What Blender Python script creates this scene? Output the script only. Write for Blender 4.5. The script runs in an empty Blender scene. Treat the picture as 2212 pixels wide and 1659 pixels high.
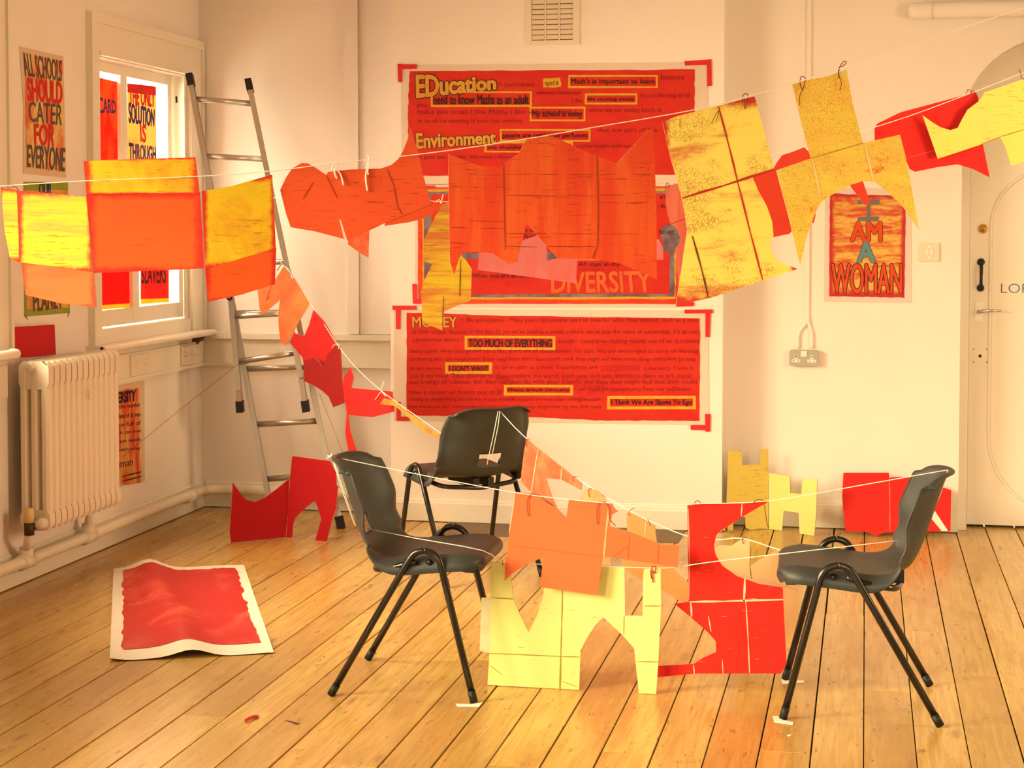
import bpy, bmesh, math, random
from mathutils import Vector, Matrix
from mathutils.geometry import tessellate_polygon
from math import sin, cos, tan, atan, radians, pi
random.seed(7)
S = bpy.context.scene
COL = S.collection

# ------------------------------------------------------------------ camera, light, exposure
F, CX, HOR, EYE = 3700.0, 1106.0, 490.0, 1.5          # focal length in pixels of the 2212 wide frame
YAW = atan((1870 - CX) / F); PIT = radians(2.4); Y0 = HOR + F * tan(PIT)
FW = Vector((-sin(YAW) * cos(PIT), cos(YAW) * cos(PIT), -sin(PIT)))
RT = Vector((cos(YAW), sin(YAW), 0)); UP = RT.cross(FW)
FH = Vector((-sin(YAW), cos(YAW), 0)); EY = Vector((0, 0, EYE))
cam = bpy.data.objects.new('camera', bpy.data.cameras.new('camera')); COL.objects.link(cam)
cam.data.sensor_width = 36.0; cam.data.sensor_fit = 'HORIZONTAL'; cam.data.lens = F / 2212 * 36.0
cam.data.shift_y = -(829.5 - Y0) / 2212; cam.data.clip_end = 60
cam.matrix_world = Matrix.Translation(EY) @ Matrix((RT, UP, -FW)).transposed().to_4x4()
S.camera = cam

W = bpy.data.worlds.new('world'); S.world = W; W.use_nodes = True
bgn = W.node_tree.nodes['Background']
bgn.inputs[0].default_value = (1.0, 0.80, 0.52, 1); bgn.inputs[1].default_value = 2.6

def area(name, loc, aim, sx, sy, power, col, spread=150):
    d = bpy.data.lights.new(name, 'AREA'); d.shape = 'RECTANGLE'; d.size = sx; d.size_y = sy
    d.energy = power; d.color = col; d.spread = radians(spread)
    o = bpy.data.objects.new(name, d); COL.objects.link(o); o.location = loc
    o.rotation_euler = (Vector(aim) - Vector(loc)).to_track_quat('-Z', 'Y').to_euler()
    return o
SKY = (1.0, 0.79, 0.47)
area('daylight_window_posters', (-3.80, 7.90, 1.72), (-2.2, 7.95, 1.25), 1.0, 1.2, 62, (1.0, .84, .58))
area('daylight_window_side', (-3.54, 5.72, 1.72), (-0.6, 7.7, 0.0), 1.05, 1.25, 52, SKY, 95)
area('daylight_window_mid', (-3.54, 3.40, 1.72), (0.3, 6.0, 0.0), 1.15, 1.3, 34, SKY, 62)
area('daylight_window_near', (-3.54, 0.95, 1.72), (0.6, 5.0, 0.0), 1.15, 1.3, 34, SKY, 62)
area('fill_lamp_behind', (0.9, -2.1, 1.75), (0.8, 4.6, 0.0), 2.2, 1.5, 26, SKY, 48)  # fill lamp added to brighten camera-facing surfaces; the wall has no opening here
area('fill_lamp_right', (2.85, 5.6, 1.75), (-3.4, 7.7, 0.8), 1.3, 1.4, 54, (1.0, .70, .38), 100)  # warm fill lamp added to lift the left wall, no opening behind it

S.view_settings.view_transform = 'Standard'; S.view_settings.look = 'None'
S.view_settings.gamma = 1.0; S.view_settings.use_curve_mapping = False
S.view_settings.exposure = 0.06

# ------------------------------------------------------------------ sight lines to real points
def ray(x, y): return FW + RT * ((x - CX) / F) - UP * ((y - Y0) / F)
def hit(x, y, p, n):
    d = ray(x, y); return EY + d * ((Vector(p) - EY).dot(n) / d.dot(n))
def on_floor(x, y, z=0.0): return hit(x, y, (0, 0, z), Vector((0, 0, 1)))
def at_x(x, y, X): return hit(x, y, (X, 0, 0), Vector((1, 0, 0)))
def at_y(x, y, Y): return hit(x, y, (0, Y, 0), Vector((0, 1, 0)))
def at_z(x, y, dist):                                   # horizontal distance from the lens
    d = ray(x, y); return EY + d * (dist / d.dot(FH))

class Plane:
    """a real plane in the room: p point, n normal towards the room, u/v axes in it"""
    def __init__(s, p, n, u=None):
        s.n = Vector(n).normalized(); s.p = Vector(p)
        s.u = Vector(u).normalized() if u is not None else Vector((0, 0, 1)).cross(s.n).normalized()
        s.v = s.n.cross(s.u).normalized()
    def world(s, x, y): return hit(x, y, s.p, s.n)
    def uv(s, x, y, o=None):
        w = s.world(x, y) - (s.p if o is None else o); return (w.dot(s.u), w.dot(s.v))
    def mat(s, o): 
        return Matrix.Translation(o) @ Matrix((s.u, -s.n, s.v)).transposed().to_4x4()
def upright(a, b):                                      # upright plane through two points
    d = (b - a); d.z = 0; d.normalize(); n = d.cross(Vector((0, 0, 1)))
    return Plane(a, n, d)
def hang(pxa, za, pxb, zb): return upright(at_z(pxa, HOR, za), at_z(pxb, HOR, zb))

WX, BY, CY, DY = -3.48, 8.63, 8.42, 8.81
LEFT = Plane((WX, 0, 0), (1, 0, 0)); BACK = Plane((0, BY, 0), (0, -1, 0))
CHIM = Plane((0, CY, 0), (0, -1, 0)); DOOR = Plane((0, DY, 0), (0, -1, 0))

# ------------------------------------------------------------------ materials
def lin(c): 
    c /= 255.0; return c / 12.92 if c <= .04045 else ((c + .055) / 1.055) ** 2.4
LW = (1.12, .98, .60)
def alb(r, g, b):                                       # paint colour seen under the room's warm daylight
    if max(r, g, b) <= 1.0: return (r, g, b, 1.0)
    return tuple(min(.92, max(.006, lin(c) / l * .86)) for c, l in zip((r, g, b), LW)) + (1.0,)
class NT:
    def __init__(s, name):
        s.m = bpy.data.materials.new(name); s.m.use_nodes = True; s.t = s.m.node_tree
        s.b = s.t.nodes['Principled BSDF']
    def node(s, ty, **kw):
        n = s.t.nodes.new(ty)
        for k, v in kw.items():
            if k in n.inputs: n.inputs[k].default_value = v
            else: setattr(n, k, v)
        return n
    def link(s, a, b): s.t.links.new(a, b)
    def coords(s, scale=(1, 1, 1), kind='Object', loc=(0, 0, 0), rot=(0, 0, 0)):
        tc = s.node('ShaderNodeTexCoord'); mp = s.node('ShaderNodeMapping')
        mp.inputs['Scale'].default_value = scale; mp.inputs['Location'].default_value = loc
        mp.inputs['Rotation'].default_value = rot
        s.link(tc.outputs[kind], mp.inputs['Vector']); return mp.outputs[0]
    def noise(s, vec, scale=1, detail=5, rough=.6, dist=0):
        n = s.node('ShaderNodeTexNoise'); n.inputs['Scale'].default_value = scale; n.inputs['Detail'].default_value = detail
        n.inputs['Roughness'].default_value = rough; n.inputs['Distortion'].default_value = dist
        s.link(vec, n.inputs['Vector']); return n.outputs['Fac']
    def step(s, fac, lo, hi):
        r = s.node('ShaderNodeMapRange', interpolation_type='SMOOTHSTEP'); r.inputs[1].default_value = lo; r.inputs[2].default_value = hi
        s.link(fac, r.inputs[0]); return r.outputs[0]
    def mix(s, fac, a, b):
        m = s.node('ShaderNodeMix', data_type='RGBA')
        if isinstance(fac, (int, float)): m.inputs[0].default_value = fac
        else: s.link(fac, m.inputs[0])
        for sock, c in ((m.inputs[6], a), (m.inputs[7], b)):
            if isinstance(c, tuple): sock.default_value = c
            else: s.link(c, sock)
        return m.outputs[2]
    def math(s, op, a, b=0.0):
        m = s.node('ShaderNodeMath', operation=op)
        for i, v in enumerate((a, b)):
            if isinstance(v, (int, float)): m.inputs[i].default_value = v
            else: s.link(v, m.inputs[i])
        return m.outputs[0]
    def out(s, col, rough=.7, bump=None, bs=.2, bd=.002, metal=0, spec=.35):
        if isinstance(col, tuple): s.b.inputs['Base Color'].default_value = col
        else: s.link(col, s.b.inputs['Base Color'])
        if isinstance(rough, (int, float)): s.b.inputs['Roughness'].default_value = rough
        else: s.link(rough, s.b.inputs['Roughness'])
        s.b.inputs['Metallic'].default_value = metal; s.b.inputs['Specular IOR Level'].default_value = spec
        if bump is not None:
            bn = s.node('ShaderNodeBump'); bn.inputs['Strength'].default_value = bs; bn.inputs['Distance'].default_value = bd
            s.link(bump, bn.inputs['Height']); s.link(bn.outputs[0], s.b.inputs['Normal'])
        return s.m
MATS = {}
def flat(name, rgb, rough=.7, metal=0, spec=.35, raw=False, var=.0):
    if name in MATS: return MATS[name]
    n = NT(name); c = rgb if raw else alb(*rgb)
    v = n.noise(n.coords((9, 9, 9)), 4, 4)
    dark = tuple(x * (1 - var) for x in c[:3]) + (1,)
    MATS[name] = n.out(n.mix(v, dark, c), rough, metal=metal, spec=spec, bump=v, bs=.05)
    return MATS[name]
def paint(name, base, under, amt=.5, sc=(3, 30), soft=.12, third=None, t_amt=.6, t_sc=(40, 40), rough=.75,
          cells=None, cell_col=None, border=None, bw=.06, ink=None, ink_amt=.58, cell_k=.6, cell_gate=(.46, .60)):
    """brushed paint over board: base colour, streaks of the colour under it, scuffed print, worn rim"""
    n = NT(name); b, u = alb(*base), alb(*under)
    seed = random.random() * 20
    v = n.coords((sc[0], 1, sc[1]), loc=(seed, seed, seed))
    f = n.noise(v, 1.6, 7, .65, .4)
    col = n.mix(n.step(f, 1 - amt - soft, 1 - amt + soft), b, u)
    if third:
        f3 = n.noise(n.coords((t_sc[0], 1, t_sc[1]), loc=(seed * 2, 0, seed)), 1.0, 6, .7)
        col = n.mix(n.step(f3, t_amt, t_amt + .1), col, alb(*third))
    bump = f
    if cells:
        vo = n.node('ShaderNodeTexVoronoi', feature='DISTANCE_TO_EDGE'); vo.inputs['Scale'].default_value = cells
        n.link(n.coords((1, 1, .62)), vo.inputs['Vector'])
        gate = n.step(n.noise(n.coords((5, 1, 9), loc=(seed, 3, 1)), 1.2, 4), *cell_gate)
        line = n.math('MULTIPLY', n.math('SUBTRACT', 1.0, n.step(vo.outputs['Distance'], .04, .13)), gate)
        col = n.mix(n.math('MULTIPLY', line, cell_k), col, alb(*cell_col))
    if ink:
        f4 = n.noise(n.coords((14, 1, 160), loc=(seed, 0, 2 * seed)), 1.0, 3, .7)
        g4 = n.noise(n.coords((6, 1, 7), loc=(1, seed, 0)), 1.0, 2)
        k = n.math('MULTIPLY', n.step(f4, ink_amt, ink_amt + .05), n.step(g4, .40, .55))
        col = n.mix(n.math('MULTIPLY', k, .8), col, alb(*ink))
    if border:
        tc = n.node('ShaderNodeTexCoord'); sp = n.node('ShaderNodeSeparateXYZ'); n.link(tc.outputs['Generated'], sp.inputs[0])
        e = None
        for ax in (0, 2):
            d = n.math('MINIMUM', sp.outputs[ax], n.math('SUBTRACT', 1.0, sp.outputs[ax]))
            e = d if e is None else n.math('MINIMUM', e, d)
        e = n.math('ADD', e, n.math('MULTIPLY', n.math('SUBTRACT', n.noise(n.coords((28, 1, 28)), 1, 6, .7), .5), bw * 1.3))
        col = n.mix(n.step(e, bw * .30, bw * 1.0), alb(*border), col)
    MATS[name] = n.out(col, rough, bump=bump, bs=.12, bd=.001, spec=.25)
    return MATS[name]

def wall_mat(name, c1, c2):
    n = NT(name); v = n.coords((1, 1, 1))
    a = n.noise(v, 1.3, 5); g = n.noise(v, 160, 3)
    return n.out(n.mix(n.step(a, .35, .7), c1, c2), .8, bump=g, bs=.10, bd=.002, spec=.2)
M_WALL = wall_mat('wall_plaster', (.86, .80, .755, 1), (.84, .77, .715, 1))
M_GLOSSW = flat('white_gloss_paint', (.85, .79, .68, 1), .35, raw=True, var=.06)
M_RAD = flat('radiator_enamel', (.84, .77, .64, 1), .38, raw=True, var=.08)
M_PIPE = flat('pipe_paint', (.85, .78, .66, 1), .4, raw=True, var=.08)
M_DARKGAP = flat('dark_gap', (.02, .012, .006, 1), .9, raw=True)
M_CARD = flat('raw_cardboard', (.55, .40, .24, 1), .85, raw=True, var=.15)
M_PAPER = flat('white_paper', (.84, .78, .68, 1), .8, raw=True, var=.05)
M_STRING = flat('white_string', (.9, .85, .75, 1), .8, raw=True)
M_TIE = flat('brown_tie', (150, 62, 30), .7)
M_REDTHREAD = flat('red_thread', (150, 80, 50), .7)
M_TAPE = paint('red_tape', (238, 44, 36), (226, 34, 30), .4, (8, 8), .2, rough=.5)
M_WTAPE = flat('white_masking_tape', (.88, .84, .76, 1), .7, raw=True)
M_ALU = None
def alu():
    n = NT('brushed_aluminium'); f = n.noise(n.coords((60, 60, 3)), 3, 4)
    return n.out(n.mix(f, (.50, .47, .43, 1), (.66, .62, .57, 1)), .30, metal=.85, bump=f, bs=.05)
M_ALU = alu()
M_BLACKRUB = flat('black_rubber', (.018, .014, .014, 1), .6, raw=True)
M_TUBE = flat('black_enamel_tube', (.012, .010, .009, 1), .22, raw=True, spec=.5)
M_TIP = flat('black_rubber_tip', (.010, .009, .008, 1), .5, raw=True)
M_CHROME = flat('worn_chrome', (.55, .52, .5, 1), .2, raw=True, metal=.9)
def shell_mat():
    n = NT('charcoal_polypropylene'); g = n.noise(n.coords((1, 1, 1)), 420, 2); a = n.noise(n.coords((1, 1, 1)), 6, 3)
    return n.out(n.mix(a, (.030, .034, .033, 1), (.042, .046, .043, 1)), .46, bump=g, bs=.25, bd=.0006, spec=.4)
M_SHELL = shell_mat()

def wood():
    n = NT('floor_plank_pine'); oi = n.node('ShaderNodeObjectInfo')
    sc = n.node('ShaderNodeVectorMath', operation='SCALE'); cx = n.node('ShaderNodeCombineXYZ')
    for i in range(3): n.link(oi.outputs['Random'], cx.inputs[i])
    n.link(cx.outputs[0], sc.inputs[0]); sc.inputs['Scale'].default_value = 40
    ad = n.node('ShaderNodeVectorMath', operation='ADD'); tc = n.node('ShaderNodeTexCoord')
    n.link(tc.outputs['Object'], ad.inputs[0]); n.link(sc.outputs[0], ad.inputs[1])
    def mp(s):
        m = n.node('ShaderNodeMapping'); m.inputs['Scale'].default_value = s; n.link(ad.outputs[0], m.inputs[0]); return m.outputs[0]
    grain = n.noise(mp((26, 1.3, 1)), 2.0, 7, .62, 1.2)
    broad = n.noise(mp((3.0, .7, 1)), 1.5, 4, .5)
    scuff = n.noise(mp((14, 5, 1)), 1.5, 6, .75)
    scr = n.noise(mp((45, 9, 1)), 1.2, 3, .6)
    A1, A2, A3 = (.66, .455, .135, 1), (.50, .295, .072, 1), (.37, .19, .044, 1)
    c = n.mix(n.step(grain, .35, .7), A1, A2)
    c = n.mix(n.math('MULTIPLY', n.step(broad, .45, .75), .6), c, A3)
    c = n.mix(n.math('MULTIPLY', oi.outputs['Random'], .5), c, (.34, .18, .050, 1))
    c = n.mix(n.math('MULTIPLY', n.step(scuff, .58, .70), .5), c, (.17, .085, .035, 1))
    c = n.mix(n.math('MULTIPLY', n.step(scr, .64, .70), .6), c, (.12, .06, .03, 1))
    vo = n.node('ShaderNodeTexVoronoi', feature='F1'); vo.inputs['Scale'].default_value = 1.0
    n.link(mp((6.8, 1.7, 1)), vo.inputs['Vector'])
    c = n.mix(n.math('MULTIPLY', n.math('SUBTRACT', 1.0, n.step(vo.outputs['Distance'], .05, .12)), .55), c, (.20, .08, .025, 1))
    rough = n.node('ShaderNodeMapRange'); n.link(broad, rough.inputs[0]); rough.inputs[3].default_value = .15; rough.inputs[4].default_value = .36
    return n.out(c, rough.outputs[0], bump=grain, bs=.10, bd=.001, spec=.6)
M_WOOD = wood()

# ------------------------------------------------------------------ mesh helpers
def tagit(o, label=None, cat=None, group=None, kind=None):
    if label: o['label'] = label
    if cat: o['category'] = cat
    if group: o['group'] = group
    if kind: o['kind'] = kind
    return o
def mesh(name, verts, faces, mats, idx=None, smooth=False):
    me = bpy.data.meshes.new(name); me.from_pydata([tuple(v) for v in verts], [], faces)
    for m in (mats if isinstance(mats, (list, tuple)) else [mats]): me.materials.append(m)
    if idx: me.polygons.foreach_set('material_index', idx)
    if smooth: me.polygons.foreach_set('use_smooth', [True] * len(me.polygons))
    me.update(); return me
def link(name, me, parent=None, loc=None, mw=None, **kw):
    o = bpy.data.objects.new(name, me); COL.objects.link(o)
    if parent: o.parent = parent
    if mw is not None: o.matrix_local = mw
    if loc is not None: o.location = loc
    return tagit(o, **kw)
def empty(name, loc, label, cat, group=None, rz=0):
    o = bpy.data.objects.new(name, None); COL.objects.link(o); o.location = loc; o.rotation_euler = (0, 0, rz)
    o.empty_display_size = .1
    return tagit(o, label, cat, group)
class MB:
    tick = 0
    def __init__(s): s.v = []; s.f = []; s.i = []; s.mi = 0
    def add(s, vs, fs):
        k = len(s.v); s.v += [Vector(v) for v in vs]; s.f += [tuple(i + k for i in f) for f in fs]; s.i += [s.mi] * len(fs); return s
    def box(s, a, b):
        x0, y0, z0 = a; x1, y1, z1 = b
        if x0 > x1: x0, x1 = x1, x0
        if y0 > y1: y0, y1 = y1, y0
        if z0 > z1: z0, z1 = z1, z0
        MB.tick = (MB.tick + 1) % 9; e = .00013 * MB.tick          # no two boxes share a face plane
        x0 += e; y0 += e; z0 += e; x1 -= e; y1 -= e; z1 -= e
        return s.add([(x0, y0, z0), (x1, y0, z0), (x1, y1, z0), (x0, y1, z0), (x0, y0, z1), (x1, y0, z1), (x1, y1, z1), (x0, y1, z1)],
                     [(0, 3, 2, 1), (4, 5, 6, 7), (0, 1, 5, 4), (1, 2, 6, 5), (2, 3, 7, 6), (3, 0, 4, 7)])
    def bar(s, a, b, w, h, side=None):                  # square-section bar, w along side, h the other way
        a, b = Vector(a), Vector(b); d = (b - a).normalized()
        sd = Vector(side) if side else d.cross(Vector((0, 0, 1)))
        sd = (sd - d * sd.dot(d)).normalized(); q = d.cross(sd)
        vs = [p + sd * (i * w / 2) + q * (j * h / 2) for p in (a, b) for i, j in ((-1, -1), (1, -1), (1, 1), (-1, 1))]
        return s.add(vs, [(3, 2, 1, 0), (4, 5, 6, 7), (0, 1, 5, 4), (1, 2, 6, 5), (2, 3, 7, 6), (3, 0, 4, 7)])
    def tube(s, pts, r, n=8, cap=True):
        pts = [Vector(p) for p in pts]; rr = r if isinstance(r, (list, tuple)) else [r] * len(pts)
        rings = []; ref = None
        for i, p in enumerate(pts):
            d = (pts[min(i + 1, len(pts) - 1)] - pts[max(i - 1, 0)]).normalized()
            if ref is None: ref = d.orthogonal().normalized()
            ref = (ref - d * ref.dot(d)).normalized(); q = d.cross(ref)
            rings.append([p + (ref * cos(2 * pi * k / n) + q * sin(2 * pi * k / n)) * rr[i] for k in range(n)])
        vs = [v for r_ in rings for v in r_]
        fs = [(i * n + k, i * n + (k + 1) % n, (i + 1) * n + (k + 1) % n, (i + 1) * n + k) for i in range(len(pts) - 1) for k in range(n)]
        if cap: fs += [tuple(range(n - 1, -1, -1)), tuple((len(pts) - 1) * n + k for k in range(n))]
        return s.add(vs, fs)
    def lathe(s, c, ax, prof, n=16):                    # prof [(along, radius)]
        ax = Vector(ax).normalized(); return s.tube([Vector(c) + ax * a for a, r in prof], [max(r, 1e-4) for a, r in prof], n)
    def poly(s, pts, t, axis=1, off=0.0):               # outline in (x,z), thickness along +y
        k = len(pts); fs = []
        tri = tessellate_polygon([[Vector((x, 0, z)) for x, z in pts]])
        vs = [(x, off, z) for x, z in pts] + [(x, off + t, z) for x, z in pts]
        for a, b, c in tri:
            nrm = (Vector(vs[b]) - Vector(vs[a])).cross(Vector(vs[c]) - Vector(vs[a]))
            if nrm.y > 0: a, c = c, a
            fs += [(a, b, c), (c + k, b + k, a + k)]
        ar = sum(pts[i][0] * pts[(i + 1) % k][1] - pts[(i + 1) % k][0] * pts[i][1] for i in range(k))
        for i in range(k):
            j = (i + 1) % k
            fs.append((j, i, i + k, j + k) if ar > 0 else (i, j, j + k, i + k))
        n0 = len(s.f); s.add(vs, fs)
        return n0 + 2 * len(tri)
    def build(s, name, mats, parent=None, smooth=False, **kw):
        return link(name, mesh(name, s.v, s.f, mats, s.i, smooth), parent, **kw)
def curve(pts, sub=6):                                  # Catmull-Rom through points
    pts = [Vector(p) for p in pts]; out = []
    for i in range(len(pts) - 1):
        p0, p1, p2, p3 = pts[max(i - 1, 0)], pts[i], pts[i + 1], pts[min(i + 2, len(pts) - 1)]
        for k in range(sub):
            t = k / sub
            out.append(.5 * ((2 * p1) + (p2 - p0) * t + (2 * p0 - 5 * p1 + 4 * p2 - p3) * t * t + (3 * p1 - p0 - 3 * p2 + p3) * t ** 3))
    return out + [pts[-1]]
def structure(name, mb, m, parent=None, smooth=False, label=None):
    return mb.build(name, m, parent, smooth, kind=None if parent else 'structure', label=label)

# boards, sheets, lettering on planes
def board_mesh(name, pl, o, px, mat, t=.004, edge=None):
    pts = [pl.uv(x, y, o) for x, y in px]
    mb = MB(); k = mb.poly(pts, t)
    idx = [0] * k + [1] * (len(mb.f) - k)
    return mesh(name, mb.v, mb.f, [mat, edge or M_CARD], idx)
def base_of(pl, px):
    ws = [pl.world(x, y) for x, y in px]
    c = sum(ws, Vector()) / len(ws); lo = min(((w - c).dot(pl.v)) for w in ws)
    return c + pl.v * lo
class Thing: pass
def cut(name, label, cat, pl, px, mat, t=.004, group=None, edge=None):
    T = Thing(); T.pl = pl; T.o = base_of(pl, px)
    T.ob = link(name, board_mesh(name, pl, T.o, px, mat, t, edge), mw=pl.mat(T.o), label=label, cat=cat, group=group)
    T.k = 0; return T
def folded(name, label, cat, loc, group=None):
    T = Thing(); T.ob = empty(name, loc, label, cat, group); T.o = Vector(loc); return T
def panel(T, name, pl, px, mat, t=.004, label=None):
    o = base_of(pl, px)
    return link(name, board_mesh(name, pl, o, px, mat, t), T.ob, mw=pl.mat(o - T.o), label=label)
def layer(T, name, px, mat, off=.001, t=.0008, label=None):
    pts = [T.pl.uv(x, y, T.o) for x, y in px]; mb = MB(); mb.poly(pts, t, off=-off - t)
    return mb.build(name, mat, T.ob, label=label)
def crease(T, px, mat, w=.004, off=.0004, name='crease', pl=None):
    P = pl or T.pl; q = [Vector((*P.uv(x, y, T.o), 0)) for x, y in px]; mb = MB()
    for a, b in zip(q[:-1], q[1:]):
        d = (b - a).normalized(); s = Vector((-d.y, d.x, 0)) * w / 2; m = (a + b) / 2 + s * .35
        mb.poly([(v.x, v.y) for v in (a - s * .5, m - s * 1.2, b - s * .6, b + s * .6, m + s * .8, a + s * .5)], .0006, off=-off - .0006)
    return mb.build(name, mat, T.ob)
def wavy(px, amp=1.5, n=14, seed=1):
    r = random.Random(seed); out = []
    for i in range(len(px)):
        (x0, y0), (x1, y1) = px[i], px[(i + 1) % len(px)]
        for k in range(n):
            f = k / n; out.append((x0 + (x1 - x0) * f + r.uniform(-amp, amp) * .6, y0 + (y1 - y0) * f + r.uniform(-amp, amp) * .6))
    return out
def glyphs(body, offset=0.0, spacing=1.0):
    c = bpy.data.curves.new('t', 'FONT'); c.body = body; c.size = 1; c.resolution_u = 3; c.offset = offset; c.space_character = spacing
    c.fill_mode = 'FRONT'
    o = bpy.data.objects.new('t', c); me = bpy.data.meshes.new_from_object(o)
    vs = [Vector(v.co) for v in me.vertices]; fs = [tuple(p.vertices) for p in me.polygons]
    bpy.data.objects.remove(o); bpy.data.meshes.remove(me); bpy.data.curves.remove(c)
    return vs, fs
def text(T, body, px4, mat, off=.0025, weight=0.0, ring=0, name='lettering', ref=None, jitter=0, parent=None, spacing=1.0, label=None):
    """lettering laid flat on the sheet; px4 = box (x0,y0,x1,y1) or a quad tl,tr,br,bl"""
    vs, fs = glyphs(body, 0.0, spacing)
    bx = vs
    x0, x1 = min(v.x for v in bx), max(v.x for v in bx); z0, z1 = min(v.y for v in bx), max(v.y for v in bx)
    if len(px4) == 4 and not isinstance(px4[0], tuple):
        a, b, c, d = px4; px4 = ((a, b), (c, b), (c, d), (a, d))
    q = [Vector(T.pl.uv(x, y, T.o)) for x, y in px4]; out = []
    r = random.Random(len(body)); ph = r.random() * 6
    for v in vs:
        s = (v.x - x0) / (x1 - x0); h = (v.y - z0) / max(z1 - z0, 1e-6)
        p = (q[3] * (1 - s) + q[2] * s) * (1 - h) + (q[0] * (1 - s) + q[1] * s) * h
        j = jitter * (sin(s * 37 + ph) + .6 * sin(s * 91 + ph)) 
        out.append((p.x, -off, p.y + j))
    if fs:
        a, b, c = (Vector(out[i]) for i in fs[0][:3])
        if (b - a).cross(c - a).y > 0: fs = [f[::-1] for f in fs]
    if weight > 0:                                       # thicken the strokes with shifted strokes
        rad = weight * (q[0] - q[3]).length / max(z1 - z0, 1e-6) ; n = len(out); base = list(out); bf = list(fs)
        for k in range(8):
            dx, dz = rad * cos(k * pi / 4), rad * sin(k * pi / 4)
            fs += [tuple(i + n * (k + 1) for i in f) for f in bf]; out += [(x + dx, y + .00005 * (k + 1), z + dz) for x, y, z in base]
    return link(name, mesh(name, out, fs, mat), parent or T.ob, label=label)
def outlined(T, body, box, fill, ink, off=.002, w=.035, wo=.0, **kw):
    text(T, body, box, ink, off, wo + w, name='letter_outline', **kw)
    return text(T, body, box, fill, off + .0012, wo, **kw)
def frame(T, box, mat, w=4, off=.0022, name='highlight_box', seed=1):
    x0, y0, x1, y1 = box; r = random.Random(seed); mb = MB(); e = lambda: r.uniform(-1, 1)
    for q in (((x0, y0), (x1, y0 + e()), (x1 + e(), y0 + w), (x0, y0 + w + e())), ((x0, y1 - w), (x1, y1 - w + e()), (x1 + e(), y1), (x0, y1 + e())),
              ((x0, y0 + 1), (x0 + w, y0 + 1), (x0 + w, y1 - 1), (x0 + e(), y1 - 1)), ((x1 - w, y0 + 1), (x1, y0 + 1), (x1 + e(), y1 - 1), (x1 - w, y1 - 1))):
        mb.poly([T.pl.uv(x, y, T.o) for x, y in q], .0004, off=-off - .0004 - r.random() * .0003)
    return mb.build(name, mat, T.ob)
def string(name, label, pts, r=.0016, mat=None, cat='string', group=None):
    mb = MB(); o = Vector(pts[0]); mb.tube([Vector(p) - o for p in pts], r, 6)
    return mb.build(name, mat or M_STRING, None, True, loc=o, label=label, cat=cat, group=group)
def tie(T, px, mat=None, r=.0014, pl=None, out=.006):
    P = pl or T.pl; mb = MB(); pts = []
    for i, (x, y) in enumerate(px):
        u, v = P.uv(x, y, T.o); pts.append(Vector((u, -out * (1 if i % 2 else .6), v)))
    mb.tube(curve(pts, 5), r, 5)
    if pl is None: return mb.build('tie', mat or M_TIE, T.ob, True)
    m = P.mat(T.o); mb.v = [m @ v - T.o for v in mb.v]
    return mb.build('tie', mat or M_TIE, T.ob, True)

# ------------------------------------------------------------------ the room
CEIL, XR, YN = 3.05, 2.9, -2.2
# floor: dark sub-floor with separate planks
mb = MB(); mb.box((WX - .1, YN, -.06), (XR, 8.95, -.022))
floor = structure('floor', mb, M_DARKGAP)
PW, PH = .147, -.141
k0 = int(math.floor((WX - PH) / PW)); xs = [PH + PW * k for k in range(k0, int((XR - PH) / PW) + 1)]
joints = {0: None}
r = random.Random(5)
for x in xs:
    a, b = max(x, WX + .004), min(x + PW, XR)
    if b - a < .03: continue
    ends = [YN]; y = YN + r.uniform(.8, 3.8)
    while y < 8.3: ends.append(y); y += r.uniform(2.2, 4.6)
    if abs(x - (-2.052)) < .05: ends = [YN, 1.3, 4.905, 8.9]
    elif abs(x - .006) < .08: ends = [YN, 2.2, 5.62, 8.9]
    elif abs(x - (-1.905)) < .05: ends = [YN, 2.9, 6.4, 8.9]
    if ends[-1] < 8.85: ends.append(8.9)
    for y0, y1 in zip(ends[:-1], ends[1:]):
        if y1 < 1.5: continue
        g = r.choice((.0016, .0022, .003)); dz = r.uniform(-.0012, 0)
        hx, hy = (b - a) / 2 - g, (y1 - y0) / 2 - .0012; c = .0015
        vs = [(-hx, -hy, -.02), (hx, -hy, -.02), (hx, hy, -.02), (-hx, hy, -.02), (-hx, -hy, -c), (hx, -hy, -c), (hx, hy, -c), (-hx, hy, -c),
              (-hx + c, -hy + c, 0), (hx - c, -hy + c, 0), (hx - c, hy - c, 0), (-hx + c, hy - c, 0)]
        fs = [(0, 3, 2, 1), (8, 9, 10, 11)] + [(i, (i + 1) % 4, 4 + (i + 1) % 4, 4 + i) for i in range(4)] + [(4 + i, 4 + (i + 1) % 4, 8 + (i + 1) % 4, 8 + i) for i in range(4)]
        link('plank', mesh('plank', vs, fs, M_WOOD), floor, loc=((a + b) / 2, (y0 + y1) / 2, dz))

# left wall with window openings (outer frame 7.36..8.46 seen, two more towards the lens)
OPEN = [(.35, 1.55, 1.0, 2.3), (2.8, 4.0, 1.0, 2.3), (5.12, 6.36, 1.02, 2.31), (7.37, 8.46, 1.02, 2.30)]
mb = MB(); y = YN
for a, b, z0, z1 in OPEN:
    mb.box((WX - .34, y, 0), (WX, a, CEIL)); mb.box((WX - .34, a, 0), (WX, b, z0)); mb.box((WX - .34, a, z1), (WX, b, CEIL)); y = b
mb.box((WX - .34, y, 0), (WX, BY + .35, CEIL))
structure('wall_left', mb, M_WALL)
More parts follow.
